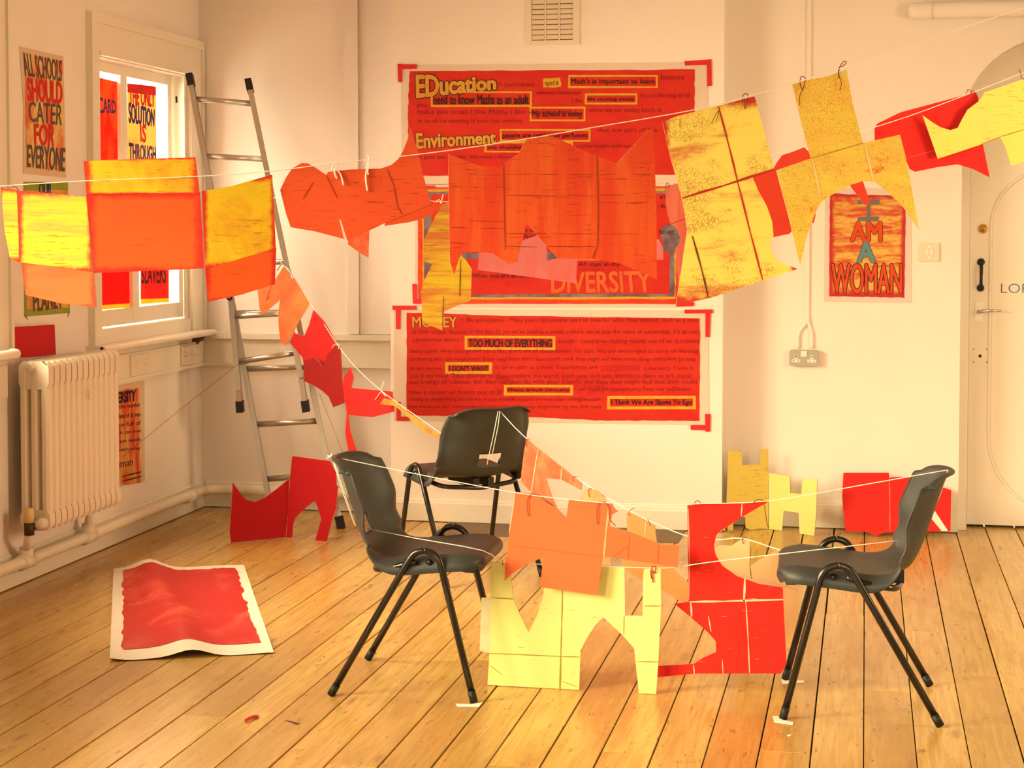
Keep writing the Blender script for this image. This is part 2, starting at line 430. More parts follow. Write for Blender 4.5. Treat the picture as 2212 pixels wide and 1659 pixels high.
# back wall with arched door opening
DX0, DX1 = .455, 1.345; DCX = (DX0 + DX1) / 2; DA = (DX1 - DX0) / 2
arch = [(DCX + DA * cos(t), 2.0 + .42 * sin(t)) for t in [pi * i / 20 for i in range(21)]]
def back_poly(): return [(WX, 0), (WX, CEIL), (XR, CEIL), (XR, 0), (DX1, 0)] + arch + [(DX0, 0)]
mb = MB(); mb.poly(back_poly(), .35, off=BY)
wb = structure('wall_back', mb, M_WALL)
mb = MB(); mb.box((at_y(843, 600, CY).x, CY, 0), (at_y(1562, 600, CY).x, BY + .02, CEIL))
structure('wall_chimney', mb, M_WALL)
CX0, CX1 = at_y(843, 600, CY).x, at_y(1562, 600, CY).x
mb = MB(); mb.box((WX - .34, YN, CEIL), (XR + .2, BY + .35, CEIL + .15)); structure('ceiling', mb, M_WALL)
mb = MB(); mb.box((XR, YN, 0), (XR + .2, BY + .35, CEIL)); structure('wall_right', mb, M_WALL)
mb = MB(); mb.box((WX - .34, YN - .2, 0), (XR + .2, YN, CEIL)); structure('wall_front', mb, M_WALL)
# boxed-in board beside the chimney breast
x0, x1 = at_y(754, 400, BY).x, at_y(777, 400, BY).x
mb = MB(); mb.box((x0, BY - .030, .938), (x1, BY + .01, CEIL)); mb.box((x1 + .001, BY - .012, .938), (CX0 - .001, BY + .01, CEIL))
structure('trim_1', mb, M_WALL)
# baseboards
def skirting(name, a, b, face, axis, h=.118):
    mb = MB(); prof = [(0, .004), (.020, .004), (.020, h), (.012, h + .006), (.012, h + .012), (.005, h + .022), (0, h + .022)]
    for p, q in ((a, b),):
        vs = []
        for s in (p, q):
            for d, z in prof: vs.append((s, face - d, z) if axis == 'y' else (face + d, s, z))
        n = len(prof); fs = [(i, (i + 1) % n, n + (i + 1) % n, n + i) for i in range(n)] + [tuple(range(n)), tuple(range(2 * n - 1, n - 1, -1))]
        mb.add(vs, fs)
    o = structure(name, mb, M_GLOSSW)
    bm = bmesh.new(); bm.from_mesh(o.data); bmesh.ops.recalc_face_normals(bm, faces=bm.faces); bm.to_mesh(o.data); bm.free()
skirting('baseboard_left', YN, BY, WX, 'x')
skirting('baseboard_back', WX + .02, CX0, BY, 'y')
skirting('baseboard_chimney', CX0, CX1, CY, 'y', .095)
skirting('baseboard_alcove', CX1, DX0 - .002, BY, 'y')
mb = MB(); mb.box((CX1, CY + .001, .004), (CX1 + .016, BY - .021, .115)); structure('baseboard_return', mb, M_GLOSSW)
# dado board and ledge
mb = MB(); mb.box((WX + .022, BY - .022, .775), (CX0, BY + .005, .905)); mb.box((WX + .03, BY - .045, .905), (CX0, BY + .005, .936))
mb.box((WX + .022, BY - .030, .760), (CX0, BY + .005, .779))
structure('trim_2', mb, M_GLOSSW)
mb = MB(); mb.box((WX - .005, 7.30, .775), (WX + .022, BY, .893)); mb.box((WX - .005, 7.30, .760), (WX + .030, BY, .779))
structure('trim_3', mb, M_GLOSSW)
# stone strip of the old hearth
def stone():
    n = NT('hearth_slate'); a = n.noise(n.coords((3, 9, 1)), 4, 7, .7)
    return n.out(n.mix(a, (.10, .065, .035, 1), (.26, .17, .09, 1)), .6, bump=a, bs=.3)
mb = MB(); mb.box((-2.06, 8.07, -.03), (-.86, CY - .022, .003))
link('hearth_slab', mesh('hearth_slab', mb.v, mb.f, stone()), label='dark worn hearth slab set in the floor along the chimney breast', cat='hearth')

# ------------------------------------------------------------------ window with two sliding sashes
mb = MB(); yA, yB, z0, z1 = 7.27, BY - .005, .955, 2.48
for a, b in (((WX - .005, yA, z0), (WX + .022, 7.37, z1)), ((WX - .005, 8.46, z0), (WX + .022, yB, z1)), ((WX - .005, yA, 2.30), (WX + .022, yB, z1)), ((WX - .005, 7.37, .955), (WX + .012, 8.46, 1.02))): mb.box(a, b)
for a, b in (((WX, yA, 2.435), (WX + .034, yB, z1)), ((WX, yA, z0), (WX + .034, yA + .03, z1)), ((WX, yB - .028, z0), (WX + .034, yB, z1)), ((WX, 7.37, 2.29), (WX + .03, 8.46, 2.31))): mb.box(a, b)
win = structure('window_1', mb, M_GLOSSW)
mb = MB(); mb.box((WX - .02, 7.24, .925), (WX + .085, BY - .03, .955)); mb.tube([(WX + .085, 7.24, .94), (WX + .085, BY - .03, .94)], .0155, 10)
structure('window_sill', mb, M_GLOSSW, win)
mb = MB(); mb.add([(WX + .001, 8.50, .925), (WX + .07, 8.50, .925), (WX + .001, 8.50, .86), (WX + .001, 8.53, .925), (WX + .07, 8.53, .925), (WX + .001, 8.53, .86)], [(0, 2, 1), (3, 4, 5), (0, 1, 4, 3), (1, 2, 5, 4), (2, 0, 3, 5)])
structure('sill_bracket', mb, flat('bracket_brown', (.10, .055, .04, 1), .6, raw=True), win)
mb = MB()
for a, b in (((WX - .20, 7.37, 1.0), (WX - .004, 7.385, 2.3)), ((WX - .20, 8.445, 1.0), (WX - .004, 8.46, 2.3)), ((WX - .20, 7.385, 2.285), (WX - .004, 8.445, 2.30)), ((WX - .20, 7.385, 1.0), (WX - .004, 8.445, 1.022))): mb.box(a, b)
for a, b in (((WX - .012, 7.385, 1.022), (WX - .002, 7.40, 2.285)), ((WX - .012, 8.425, 1.022), (WX - .002, 8.445, 2.285))): mb.box(a, b)
structure('window_box', mb, M_GLOSSW, win)
def sash(name, X, z0, z1, rb, rt):
    ob = MB(); y0, y1 = 7.40, 8.43; t = .022
    ob.box((X - t, y0, z0), (X + t, y0 + .045, z1)); ob.box((X - t, y1 - .055, z0), (X + t, y1, z1))
    ob.box((X - t, y0, z0), (X + t, y1, z0 + rb)); ob.box((X - t, y0, z1 - rt), (X + t, y1, z1))
    ob.box((X - t, 7.800, z0), (X + t, 7.875, z1))
    o = structure(name, ob, M_GLOSSW, win)
    for a, b in ((y0 + .045, 7.800), (7.875, y1 - .055)):
        g = MB(); g.box((X - .003, a, z0 + rb), (X + .001, b, z1 - rt)); structure('pane', g, M_GLASS, o)
    return o
def glass():
    n = NT('window_glass'); n.b.inputs['Transmission Weight'].default_value = 1; n.b.inputs['IOR'].default_value = 1.05
    return n.out((1, 1, 1, 1), .02, spec=.3)
M_GLASS = glass()
sash('sash', WX - .095, 1.72, 2.285, .05, .05); sash('sash', WX - .040, 1.03, 1.775, .078, .05)
mb = MB(); mb.tube([at_x(379, 208, WX - .004) + Vector((.004, 0, 0)), at_x(379, 222, WX - .004) + Vector((.006, 0, 0))], .006, 8)
structure('sash_pulley', mb, M_BLACKRUB, win, True)
# the neighbouring window: only its right architrave and the end of its sill show
mb = MB(); mb.box((WX - .005, 6.36, .97), (WX + .022, 6.515, 2.48)); mb.box((WX, 6.49, .97), (WX + .034, 6.515, 2.48)); mb.box((WX - .005, 5.02, .97), (WX + .022, 5.12, 2.48)); mb.box((WX - .005, 5.02, 2.31), (WX + .022, 6.515, 2.48))
w2 = structure('window_2', mb, M_GLOSSW)
mb = MB(); e = at_x(34, 765, WX + .10)
mb.box((WX - .02, 5.0, e.z - .020), (WX + .10, e.y, e.z + .020)); mb.tube([(WX + .10, 5.0, e.z), (WX + .10, e.y, e.z), (WX + .092, e.y + .02, e.z), (WX + .06, e.y + .03, e.z)], .0205, 12)
structure('window_sill', mb, M_GLOSSW, w2, True)
mb = MB()
for p, q in (((5.12, 1.02), (6.36, 1.07)), ((5.12, 2.26), (6.36, 2.31)), ((5.12, 1.02), (5.17, 2.31)), ((6.31, 1.02), (6.36, 2.31)), ((5.71, 1.02), (5.77, 2.31)), ((5.12, 1.64), (6.36, 1.69))): mb.box((WX - .13, p[0], p[1]), (WX - .09, q[0], q[1]))
structure('sash', mb, M_GLOSSW, w2)
# low boxed panel under that sill
mb = MB(); p = at_x(18, 880, WX + .03); mb.box((WX - .002, 5.0, .80), (WX + .03, p.y, .93)); structure('window_apron', mb, M_GLOSSW, w2)

# unseen left-wall windows: casing and glazing bars; then frames added round the fill lamps
for nm, (a, b, z0, z1) in (('window_3', OPEN[1]), ('window_4', OPEN[0])):
    mb = MB()
    for p, q in (((a, z0), (b, z0 + .05)), ((a, z1 - .05), (b, z1)), ((a, z0), (a + .05, z1)), ((b - .05, z0), (b, z1)), (((a + b) / 2 - .03, z0), ((a + b) / 2 + .03, z1)), ((a, 1.63), (b, 1.68))): mb.box((WX - .13, p[0], p[1]), (WX - .09, q[0], q[1]))
    structure(nm, mb, M_GLOSSW)
mb = MB()
for p, q in (((4.85, .95), (6.35, 1.03)), ((4.85, 2.47), (6.35, 2.55)), ((4.85, .95), (4.93, 2.55)), ((6.27, .95), (6.35, 2.55)), ((5.57, .95), (5.63, 2.55)), ((4.85, 1.72), (6.35, 1.78))): mb.box((XR - .035, p[0], p[1]), (XR + .01, q[0], q[1]))
structure('fill_frame_right', mb, M_GLOSSW)  # frame added on the closed right wall round its fill lamp
mb = MB()
for p, q in (((-.3, .95), (2.1, 1.03)), ((-.3, 2.5), (2.1, 2.58)), ((-.3, .95), (-.22, 2.58)), ((2.02, .95), (2.1, 2.58)), ((.87, .95), (.93, 2.58)), ((-.3, 1.72), (2.1, 1.78))): mb.box((p[0], YN - .01, p[1]), (q[0], YN + .035, q[1]))
structure('fill_frame_behind', mb, M_GLOSSW)  # frame added on the closed wall behind the camera, round that fill lamp

# ------------------------------------------------------------------ arched door
mb = MB(); mb.box((DX0 + .001, 8.70, 0), (.500, BY + .33, 2.02)); mb.box((DX1 - .045, 8.70, 0), (DX1 - .001, BY + .33, 2.02))
structure('trim_4', mb, M_GLOSSW)
def glossdoor(): return flat('door_paint', (.86, .79, .67, 1), .32, raw=True, var=.04)
archd = [(DCX + (DA - .052) * cos(t), 2.0 + .375 * sin(t)) for t in [pi * i / 20 for i in range(21)]]
mb = MB(); mb.poly([(DX1 - .052, .012)] + archd + [(DX0 + .052, .012)], .04, off=DY)
door = structure('door_1', mb, glossdoor())
mb = MB(); mb.poly([(DX1, 0.0), (DX1, 2.0)] + arch[1:-1] + [(DX0, 2.0), (DX0, 0.0)], .03, off=DY + .07); structure('door_backing', mb, M_DARKGAP, door)
mb = MB(); mb.poly([(a, b) for a, b in arch] + [(a, b) for a, b in reversed(archd)], .1, off=DY - .01); structure('arch_frame', mb, M_GLOSSW, door)
L0, R0 = DOOR.world(2137, 800).x, 1.20; zc0, zc1 = .45, 1.50; cxm = (L0 + R0) / 2; ra = (R0 - L0) / 2
path = [(L0, z) for z in (zc0 + (zc1 - zc0) * i / 6 for i in range(7))] + [(cxm - ra * cos(t), zc1 + .29 * sin(t)) for t in [pi * i / 16 for i in range(1, 16)]] + \
       [(R0, zc1 - (zc1 - zc0) * i / 6) for i in range(7)] + [(cxm + ra * cos(t), zc0 - .34 * sin(t)) for t in [pi * i / 16 for i in range(1, 16)]] + [(L0, zc0)]
mb = MB(); mb.tube([(a, DY, b) for a, b in path], .009, 8, False); structure('panel_moulding', mb, glossdoor(), door, True)
def onD(x, y, d=0): p = DOOR.world(x, y); p.y -= d; return p
c = onD(2123, 494); mb = MB(); mb.lathe(c, (0, -1, 0), [(-.005, .024), (.004, .024), (.007, .021), (.008, .016), (.006, .015)], 20); structure('cylinder_lock', mb, flat('brass', (.75, .50, .12, 1), .25, raw=True, metal=.9), door, True)
mb = MB(); mb.box((c.x - .003, c.y - .0085, c.z - .006), (c.x + .003, c.y - .007, c.z + .002)); structure('keyhole', mb, M_BLACKRUB, door)
t_, b_ = onD(2119, 566), onD(2118, 622); MBK = flat('black_iron', (.012, .010, .011, 1), .35, raw=True)
mb = MB()
for q in (t_, b_): mb.lathe(q, (0, -1, 0), [(-.004, .019), (.004, .019), (.012, .012), (.022, .009)], 14)
mb.tube(curve([t_ + Vector((0, -.018, 0)), t_ + Vector((0, -.036, -.022)), (t_ + b_) / 2 + Vector((0, -.040, 0)), b_ + Vector((0, -.036, .022)), b_ + Vector((0, -.018, 0))], 5), [.008] * 5 + [.0085] * 5 + [.0075] * 5 + [.008] * 6, 10)
structure('pull_handle', mb, MBK, door, True, label='black iron pull handle')
p = onD(2106, 652); q = onD(2124, 693); mb = MB(); mb.box((p.x, DY - .006, p.z), (q.x, DY + .002, q.z)); structure('lever_plate', mb, flat('white_plate', (.92, .88, .80, 1), .3, raw=True), door)
p = onD(2114, 673); mb = MB(); mb.tube([p + Vector((0, .002, 0)), p + Vector((0, -.045, 0))], .009, 12); mb.tube(curve([p + Vector((0, -.043, 0)), p + Vector((.03, -.046, .006)), p + Vector((.06, -.046, .008)), p + Vector((.105, -.046, .006))], 4), [.008] * 4 + [.007] * 4 + [.006] * 4 + [.005], 10)
structure('lever_handle', mb, M_CHROME, door, True, label='chrome lever handle')
p = onD(2101, 752); q = onD(2133, 784); mb = MB(); mb.box((p.x, DY - .003, p.z), (q.x, DY + .002, q.z)); structure('lock_plate', mb, glossdoor(), door)
p = onD(2117, 769); mb = MB(); mb.lathe(p, (0, -1, 0), [(0, .008), (.0042, .008)], 12)
for x, y in ((2103, 754), (2131, 754), (2103, 782), (2131, 782)): mb.lathe(onD(x, y), (0, -1, 0), [(0, .003), (.0042, .003)], 8)
structure('lock_hole', mb, M_BLACKRUB, door)
TD = Thing(); TD.pl = DOOR; TD.o = Vector((0, 0, 0)); TD.ob = door
def door_text():
    q = flat('blue_grey_lettering', (70, 90, 120), .5)
    vs, fs = glyphs('LOFT'); bx = glyphs('LOFT')[0]
    x0, x1 = min(v.x for v in bx), max(v.x for v in bx); z0, z1 = min(v.y for v in bx), max(v.y for v in bx)
    a = onD(2162, 612); b = onD(2162, 633); h = a.z - b.z; s = h / (z1 - z0)
    out = [(a.x + (v.x - x0) * s * 1.12, DY - .0015, b.z + (v.y - z0) * s) for v in vs]
    # slender letters: outline only via thinner weight
    vs2, fs2 = glyphs('LOFT', -.018)
    out = [(a.x + (v.x - x0) * s * 1.12, DY - .0015, b.z + (v.y - z0) * s) for v in vs2]
    fs2 = [f[::-1] if (Vector(out[f[1]]) - Vector(out[f[0]])).cross(Vector(out[f[2]]) - Vector(out[f[0]])).y > 0 else f for f in fs2]
    link('lettering', mesh('lettering', out, fs2, q), door, label='slim blue grey capital letters')
door_text()

# ------------------------------------------------------------------ wall fittings
def onB(x, y, d=0): p = BACK.world(x, y); p.y -= d; return p
def onC(x, y, d=0): p = CHIM.world(x, y); p.y -= d; return p
# air vent: outer frame and three columns of louvres
vt = empty('air_vent', (-1.535, CY, 2.40), 'cream louvred air vent high on the chimney breast', 'vent')
X0, X1 = onC(1137, 60).x, onC(1252, 60).x; U0, U1 = onC(1149, 60).x, onC(1238, 60).x; ZB = onC(1200, 97).z; ZT = 2.69; Zi = onC(1200, 87).z
M_VENT = flat('vent_paint', (.80, .70, .56, 1), .5, raw=True, var=.05)
o = Vector(vt.location); mb = MB()
cols = [U0 + (U1 - U0) * i / 3 for i in range(4)]
for a, b, c, d in ((X0, U0, ZB, ZT), (U1, X1, ZB, ZT), (U0, U1, ZB, Zi), (U0, U1, ZT - .03, ZT)): mb.box(Vector((a, CY - .010, c)) - o, Vector((b, CY + .002, d)) - o)
for c in cols[1:3]: mb.box(Vector((c - .004, CY - .009, Zi)) - o, Vector((c + .004, CY + .002, ZT - .03)) - o)
mb.build('vent_frame', M_VENT, vt)
mb = MB(); mb.box(Vector((U0, CY - .0012, Zi)) - o, Vector((U1, CY - .0002, ZT - .03)) - o); mb.build('vent_back', flat('vent_dark', (.16, .09, .04, 1), .9, raw=True), vt)
pitch = .0252; n_ = int((ZT - .03 - Zi) / pitch)
for ci in range(3):
    a, b = cols[ci] + (.004 if ci else 0) + .001, cols[ci + 1] - (.004 if ci < 2 else 0) - .001
    for k in range(n_):
        z = Zi + k * pitch + .004
        w = b - a; link('louvre', mesh('louvre', [(0, 0, 0), (w, 0, 0), (w, .006, pitch - .003), (0, .006, pitch - .003), (0, .0015, 0), (w, .0015, 0), (w, .0075, pitch - .003), (0, .0075, pitch - .003)],
            [(0, 1, 2, 3), (7, 6, 5, 4), (0, 4, 5, 1), (1, 5, 6, 2), (2, 6, 7, 3), (3, 7, 4, 0)], M_VENT), vt, loc=Vector((a, CY - .0092, z)) - o)
# surface conduit and metal-clad socket
pt = onB(1748, -25); pj = onB(1744, 690)
cd = empty('cable_conduit', (pj.x, BY, .885), 'white painted cable conduit dropping to the grey socket in the alcove', 'conduit'); o = Vector(cd.location)
mb = MB(); mb.box(Vector((pj.x - .011, BY - .012, pj.z)) - o, Vector((pj.x + .009, BY + .001, 2.95)) - o); mb.build('conduit_trunk', M_WALL, cd)
for s, xb in ((-1, 1724), (1, 1754)):
    b = onB(xb, 752); mb = MB()
    mb.tube([Vector(q) - o for q in curve([(pj.x + s * .003, BY - .006, pj.z + .02), (pj.x + s * .006, BY - .007, pj.z - .015), (b.x + s * -.002, BY - .008, pj.z - .07), (b.x, BY - .008, b.z)], 5)], .0085, 10)
    mb.build('cable_leg', M_WALL, cd, True)
p, q = onB(1706, 755), onB(1768, 790); M_GREY = flat('grey_metal_plate', (.42, .40, .36, 1), .45, raw=True, var=.05)
sk = empty('double_socket', ((p.x + q.x) / 2, BY, q.z), 'grey metal double power socket below the conduit on the alcove wall', 'socket'); o = Vector(sk.location)
def rbox(x0, z0, x1, z1, y0, y1, rr, n=4):
    pts = []
    for cx, cz, a0 in ((x1 - rr, z1 - rr, 0), (x0 + rr, z1 - rr, 90), (x0 + rr, z0 + rr, 180), (x1 - rr, z0 + rr, 270)):
        for i in range(n + 1): t = radians(a0 + 90 * i / n); pts.append((cx + rr * cos(t), cz + rr * sin(t)))
    m = MB(); m.poly(pts, y1 - y0, off=y0); return m
hw, hh = (q.x - p.x) / 2, p.z - q.z
rbox(-hw, 0, hw, hh, -.036, .001, .010).build('socket_box', M_GREY, sk)
M_SW = flat('socket_white', (.88, .80, .68, 1), .4, raw=True)
for sx in (-1, 1):
    cx = sx * hw * .55; mb = MB()
    mb.box((cx - .0075, -.0375, hh * .42), (cx + .0075, -.036, hh * .70)); mb.box((cx - .022, -.0375, hh * .22), (cx + .022, -.036, hh * .42))
    g = mb.build('socket_face', M_SW, sk); mb = MB()
    mb.box((cx - .003, -.038, hh * .54), (cx + .003, -.0376, hh * .66))
    for s2 in (-1, 1): mb.box((cx + s2 * .012 - .003, -.038, hh * .29), (cx + s2 * .012 + .003, -.0376, hh * .35))
    mb.build('pin_holes', M_BLACKRUB, g)
rbox(-.015, hh * .60, .015, hh * .96, -.039, -.036, .002).build('rocker_switch', M_SW, sk)
# light switch
p, q = onB(1986, 524), onB(2028, 565); lsw = empty('light_switch', ((p.x + q.x) / 2, BY, q.z), 'cream double light switch beside the arched door', 'switch')
hw, hh = (q.x - p.x) / 2, p.z - q.z; rbox(-hw, 0, hw, hh, -.010, .001, .003).build('switch_plate', flat('switch_cream', (.74, .66, .54, 1), .4, raw=True), lsw)
for s in (-1, 1):
    rbox(s * .011 - .007, hh * .34, s * .011 + .007, hh * .66, -.013, -.010, .001).build('rocker', M_SW, lsw)
    mb = MB(); mb.lathe((0, -.010, hh * (.5 + s * .27)), (0, -1, 0), [(0, .003), (.001, .003)], 10); mb.build('screw', M_CHROME, lsw)
# wall pipe at the top right
p = onB(1962, 27); pe = empty('ceiling_pipe', (p.x, BY - .05, p.z), 'thick white painted pipe high above the arched door', 'pipe')
mb = MB(); mb.tube([(0, .0, 0), (.006, 0, 0), (.02, 0, 0), (2.2, 0, 0)], [.018, .032, .040, .040], 18); mb.build('pipe_body', M_WALL, pe, True)
for x in (.10, .9):
    mb = MB(); mb.tube([(x, 0, 0), (x + .012, 0, 0)], .0425, 18); mb.build('pipe_collar', M_WALL, pe, True)
for x in (.35, 1.6):
    mb = MB(); mb.box((x, -.02, -.02), (x + .03, .051, .02)); mb.build('pipe_clip', M_WALL, pe)
# twin sockets on the left dado board
for nm, a, b, lab in (('wall_socket', (280, 762), (322, 792), 'cream socket plate on the dado board just past the radiator'), ('wall_socket', (390, 743), (420, 782), 'cream socket plate on the dado board near the room corner')):
    p, q = at_x(*a, WX + .022), at_x(*b, WX + .022); rt = empty(nm, (WX + .022, (p.y + q.y) / 2, .80), lab, 'socket', 'cream sockets on the left dado board')
    w = abs(q.y - p.y); mb = MB(); mb.box((-.001, -w / 2, -.018), (.008, w / 2, .082)); mb.build('socket_plate', flat('socket_cream', (.80, .72, .60, 1), .4, raw=True), rt)
    for s in (-1, 1):
        mb = MB()
        for dy, dz in ((0, .05), (-.012, .03), (.012, .03)): mb.box((.0075, s * w * .25 + dy - .003, dz - .003), (.0086, s * w * .25 + dy + .003, dz + .003))
        mb.build('pin_holes', flat('pin_shadow', (.25, .17, .1, 1), .8, raw=True), rt)

# ------------------------------------------------------------------ heating pipe and radiator
hp = empty('heating_pipe', (WX + .06, 7.4, .09), 'white painted heating pipe running above the baseboard round the corner', 'pipe'); o = Vector(hp.location)
mb = MB(); mb.tube([Vector(v) - o for v in [(WX + .062, 4.5, .105), (WX + .062, 8.40, .112)] + [(WX + .062 + .12 * (1 - cos(t)), 8.40 + .12 * sin(t) + .02 * 0, .112) for t in (pi / 8, pi / 4, 3 * pi / 8, pi / 2)] + [(CX0, 8.52 + .03, .112)]], .0255, 14)
mb.build('pipe_run', M_PIPE, hp, True)
for y in (6.53, 7.11, 8.30):
    mb = MB(); mb.tube([Vector((WX + .062, y - .045, .107)) - o, Vector((WX + .062, y + .045, .107)) - o], .0325, 14); mb.build('pipe_fitting', M_PIPE, hp, True)
for y in (6.53, 7.11):
    mb = MB(); mb.tube([Vector((WX + .062, y, .11)) - o, Vector((WX + .066, y, .165)) - o], .030, 12); mb.build('pipe_tee', M_PIPE, hp, True)
RX0, RX1, RY0, NS, SP, RZ0, RZ1 = -3.425, -3.285, 6.49, 13, .0535, .245, .945
rad = empty('radiator', ((RX0 + RX1) / 2, RY0 + NS * SP / 2, RZ0), 'cream cast iron column radiator under the window', 'radiator'); o = Vector(rad.location)
def section():
    m = MB(); cw = (RX1 - RX0) / 3; hd = SP * .46
    for i in range(3):
        cx = RX0 + cw * (i + .5) - o.x; rx = cw * .46; pts = []
        n = 10; rows = [(.0, .55), (.02, .9), (.05, 1.0), (RZ1 - RZ0 - .05, 1.0), (RZ1 - RZ0 - .02, .9), (RZ1 - RZ0, .55)]
        vs = []; 
        for z, k in rows:
            for j in range(n):
                t = 2 * pi * j / n; vs.append((cx + rx * k * cos(t), hd * k * sin(t), z))
        fs = [(a * n + j, a * n + (j + 1) % n, (a + 1) * n + (j + 1) % n, (a + 1) * n + j) for a in range(len(rows) - 1) for j in range(n)]
        fs += [tuple(range(n - 1, -1, -1)), tuple((len(rows) - 1) * n + j for j in range(n))]
        m.add(vs, fs)
    H_ = RZ1 - RZ0
    for z0, z1 in ((0.0, .085), (H_ - .115, H_)):         # top and bottom headers joining the three columns
        x0, x1 = RX0 - o.x + .004, RX1 - o.x - .002; pts = []
        rr = .03
        for cx, cz, a0 in ((x1 - rr, z1 - rr, 0), (x0 + rr, z1 - rr, 90), (x0 + rr, z0 + rr, 180), (x1 - rr, z0 + rr, 270)):
            for i in range(5): t = radians(a0 + 22.5 * i); pts.append((cx + rr * cos(t), cz + rr * sin(t)))
        m.poly(pts, SP * .84, off=-SP * .42)
    return m
sec = section(); sm = mesh('radiator_section', sec.v, sec.f, M_RAD, smooth=False)
for i in range(NS): link('radiator_section', sm, rad, loc=(0, RY0 + SP * (i + .5) - o.y, 0))
mb = MB(); c = Vector((at_y(66, 792, RY0).x, RY0, at_y(66, 792, RY0).z)) - o; mb.tube([c + Vector((0, .01, 0)), c + Vector((0, -.012, 0)), c + Vector((0, -.016, 0))], [.019, .019, .014], 6); mb.build('blanking_plug', M_RAD, rad)
mb = MB(); c = Vector(at_y(95, 782, RY0)) - o; mb.tube([c, c + Vector((0, -.008, 0))], .005, 8); mb.build('bleed_screw', M_CHROME, rad)
mb = MB(); c = Vector((RX1 - .05, RY0 + NS * SP, RZ1 - .045)) - o; mb.tube([c, c + Vector((0, .03, 0))], .022, 12); mb.build('end_plug', flat('dark_valve', (.05, .025, .02, 1), .5, raw=True), rad, True)
mb = MB(); c = Vector((RX1 - .05, RY0 + NS * SP + .03, RZ1 - .045)) - o; mb.tube([c, c + Vector((0, .035, 0))], .016, 12); mb.build('end_pipe', M_RAD, rad, True)
va = Vector(at_y(63, 1140, RY0 - .03)); vz = at_y(63, 1115, RY0 - .03)
M_VBR = flat('brown_valve', (.07, .032, .022, 1), .4, raw=True)
mb = MB(); mb.tube([va + Vector((0, 0, -.03)) - o, va + Vector((0, 0, .022)) - o], .021, 14); mb.tube([va - o, va + Vector((.025, .012, .01)) - o], .015, 10)
val = mb.build('valve_body', M_VBR, rad, True)
mb = MB(); mb.tube([va + Vector((.022, .010, .009)) - o, va + Vector((.04, .02, .014)) - o, va + Vector((.05, .04, .015)) - o], [.017, .026, .024], 12); mb.build('union_nut', M_RAD, rad, True)
mb = MB(); mb.lathe(va + Vector((0, 0, .022)) - o, (0, 0, 1), [(0, .021), (.05, .0205), (.058, .018)], 14); mb.build('valve_cap', flat('aged_cream_plastic', (.80, .62, .30, 1), .4, raw=True), rad, True)
mb = MB(); mb.tube([Vector((WX + .064, 6.53, .15)) - o, va + Vector((0, 0, -.028)) - o], .017, 12); mb.build('feed_pipe', M_RAD, rad, True)
mb = MB(); mb.tube([Vector((WX + .064, 7.11, .15)) - o, Vector((WX + .08, 7.11, RZ0 + .02)) - o], .018, 12); mb.build('feed_pipe', M_RAD, rad, True)
mb = MB(); c = Vector((RX1 + .004, RY0 + SP * 6.5, .80)) - o; mb.tube(curve([c, c + Vector((.012, 0, -.01)), c + Vector((.006, 0, -.03)), c + Vector((.012, 0, -.045))], 4), .004, 6); mb.build('bleed_key', M_RAD, rad, True)

# ------------------------------------------------------------------ posters on the left wall
INK_GREY = flat('grey_black_ink', (110, 85, 65), .8); INK_RED = flat('red_ink', (232, 40, 30), .8); INK_BLACK = flat('black_ink', (60, 25, 20), .8)
INK_BLUE = flat('blue_paint_ink', (62, 58, 96), .8); INK_DRED = flat('dark_red_ink', (118, 22, 16), .8)
M_PAPERY = paint('yellowed_paper', (240, 200, 136), (240, 204, 144), .4, (4, 4), .2)
T = cut('poster', 'tall yellow and red painted poster reading SCHOOLS SHOULD CATER FOR EVERYONE on the left wall', 'poster', Plane((WX + .002, 0, 0), (1, 0, 0)), [(42, 100), (137, 122), (143, 384), (50, 375), (51, 230)], M_PAPERY, .0015, 'posters on the left wall', M_PAPERY)
layer(T, 'painted_ground', wavy([(53, 118), (134, 132), (139, 372), (57, 362)], 2, 10, 3), paint('poster_ground_a', (250, 204, 104), (244, 108, 54), .48, (7, 4), .1, (250, 190, 110), .58, (7, 5)), .0005)
for s, (q, m, w) in {'ALL SCHOOLS': (((46, 113), (132, 131), (132, 176), (54, 164)), INK_GREY, .01), 'SHOULD': (((57, 168), (133, 178), (133, 224), (60, 217)), INK_RED, .03),
                     'CATER': (((60, 219), (134, 226), (132, 271), (63, 263)), INK_GREY, .01), 'FOR': (((73, 268), (118, 270), (115, 317), (74, 312)), INK_RED, .03), 'EVERYONE': (((58, 313), (140, 321), (138, 370), (58, 360)), INK_GREY, .02)}.items(): text(T, s, q, m, .003, w)
T = cut('poster', 'green bordered yellow poster ending in PLANET, half hidden behind the yellow box', 'poster', Plane((WX + .002, 0, 0), (1, 0, 0)), [(51, 393), (147, 393), (151, 676), (53, 684)], paint('green_border', (150, 160, 42), (170, 168, 50), .5, (6, 6)), .0015, 'posters on the left wall')
layer(T, 'painted_ground', wavy([(55, 412), (146, 410), (146, 664), (58, 668)], 1.5, 8, 4), paint('poster_ground_b', (240, 176, 66), (236, 150, 70), .5, (6, 3)), .0005)
text(T, 'OUR', ((84, 396), (110, 396), (110, 420), (84, 420)), INK_BLUE, .003, .02); text(T, 'PLANET', ((70, 632), (136, 628), (134, 664), (72, 672)), INK_GREY, .003, .02)
for a, b in (((53, 680), (60, 690)), ((150, 672), (146, 685))): crease(T, (a, b), flat('dark_tack', (70, 50, 30)), .004, name='tack')
T = cut('poster', 'yellow and red text poster half hidden behind the radiator', 'poster', Plane((WX + .002, 0, 0), (1, 0, 0)), [(225, 838), (312, 822), (313, 1040), (228, 1058)], M_PAPERY, .0015, 'posters on the left wall')
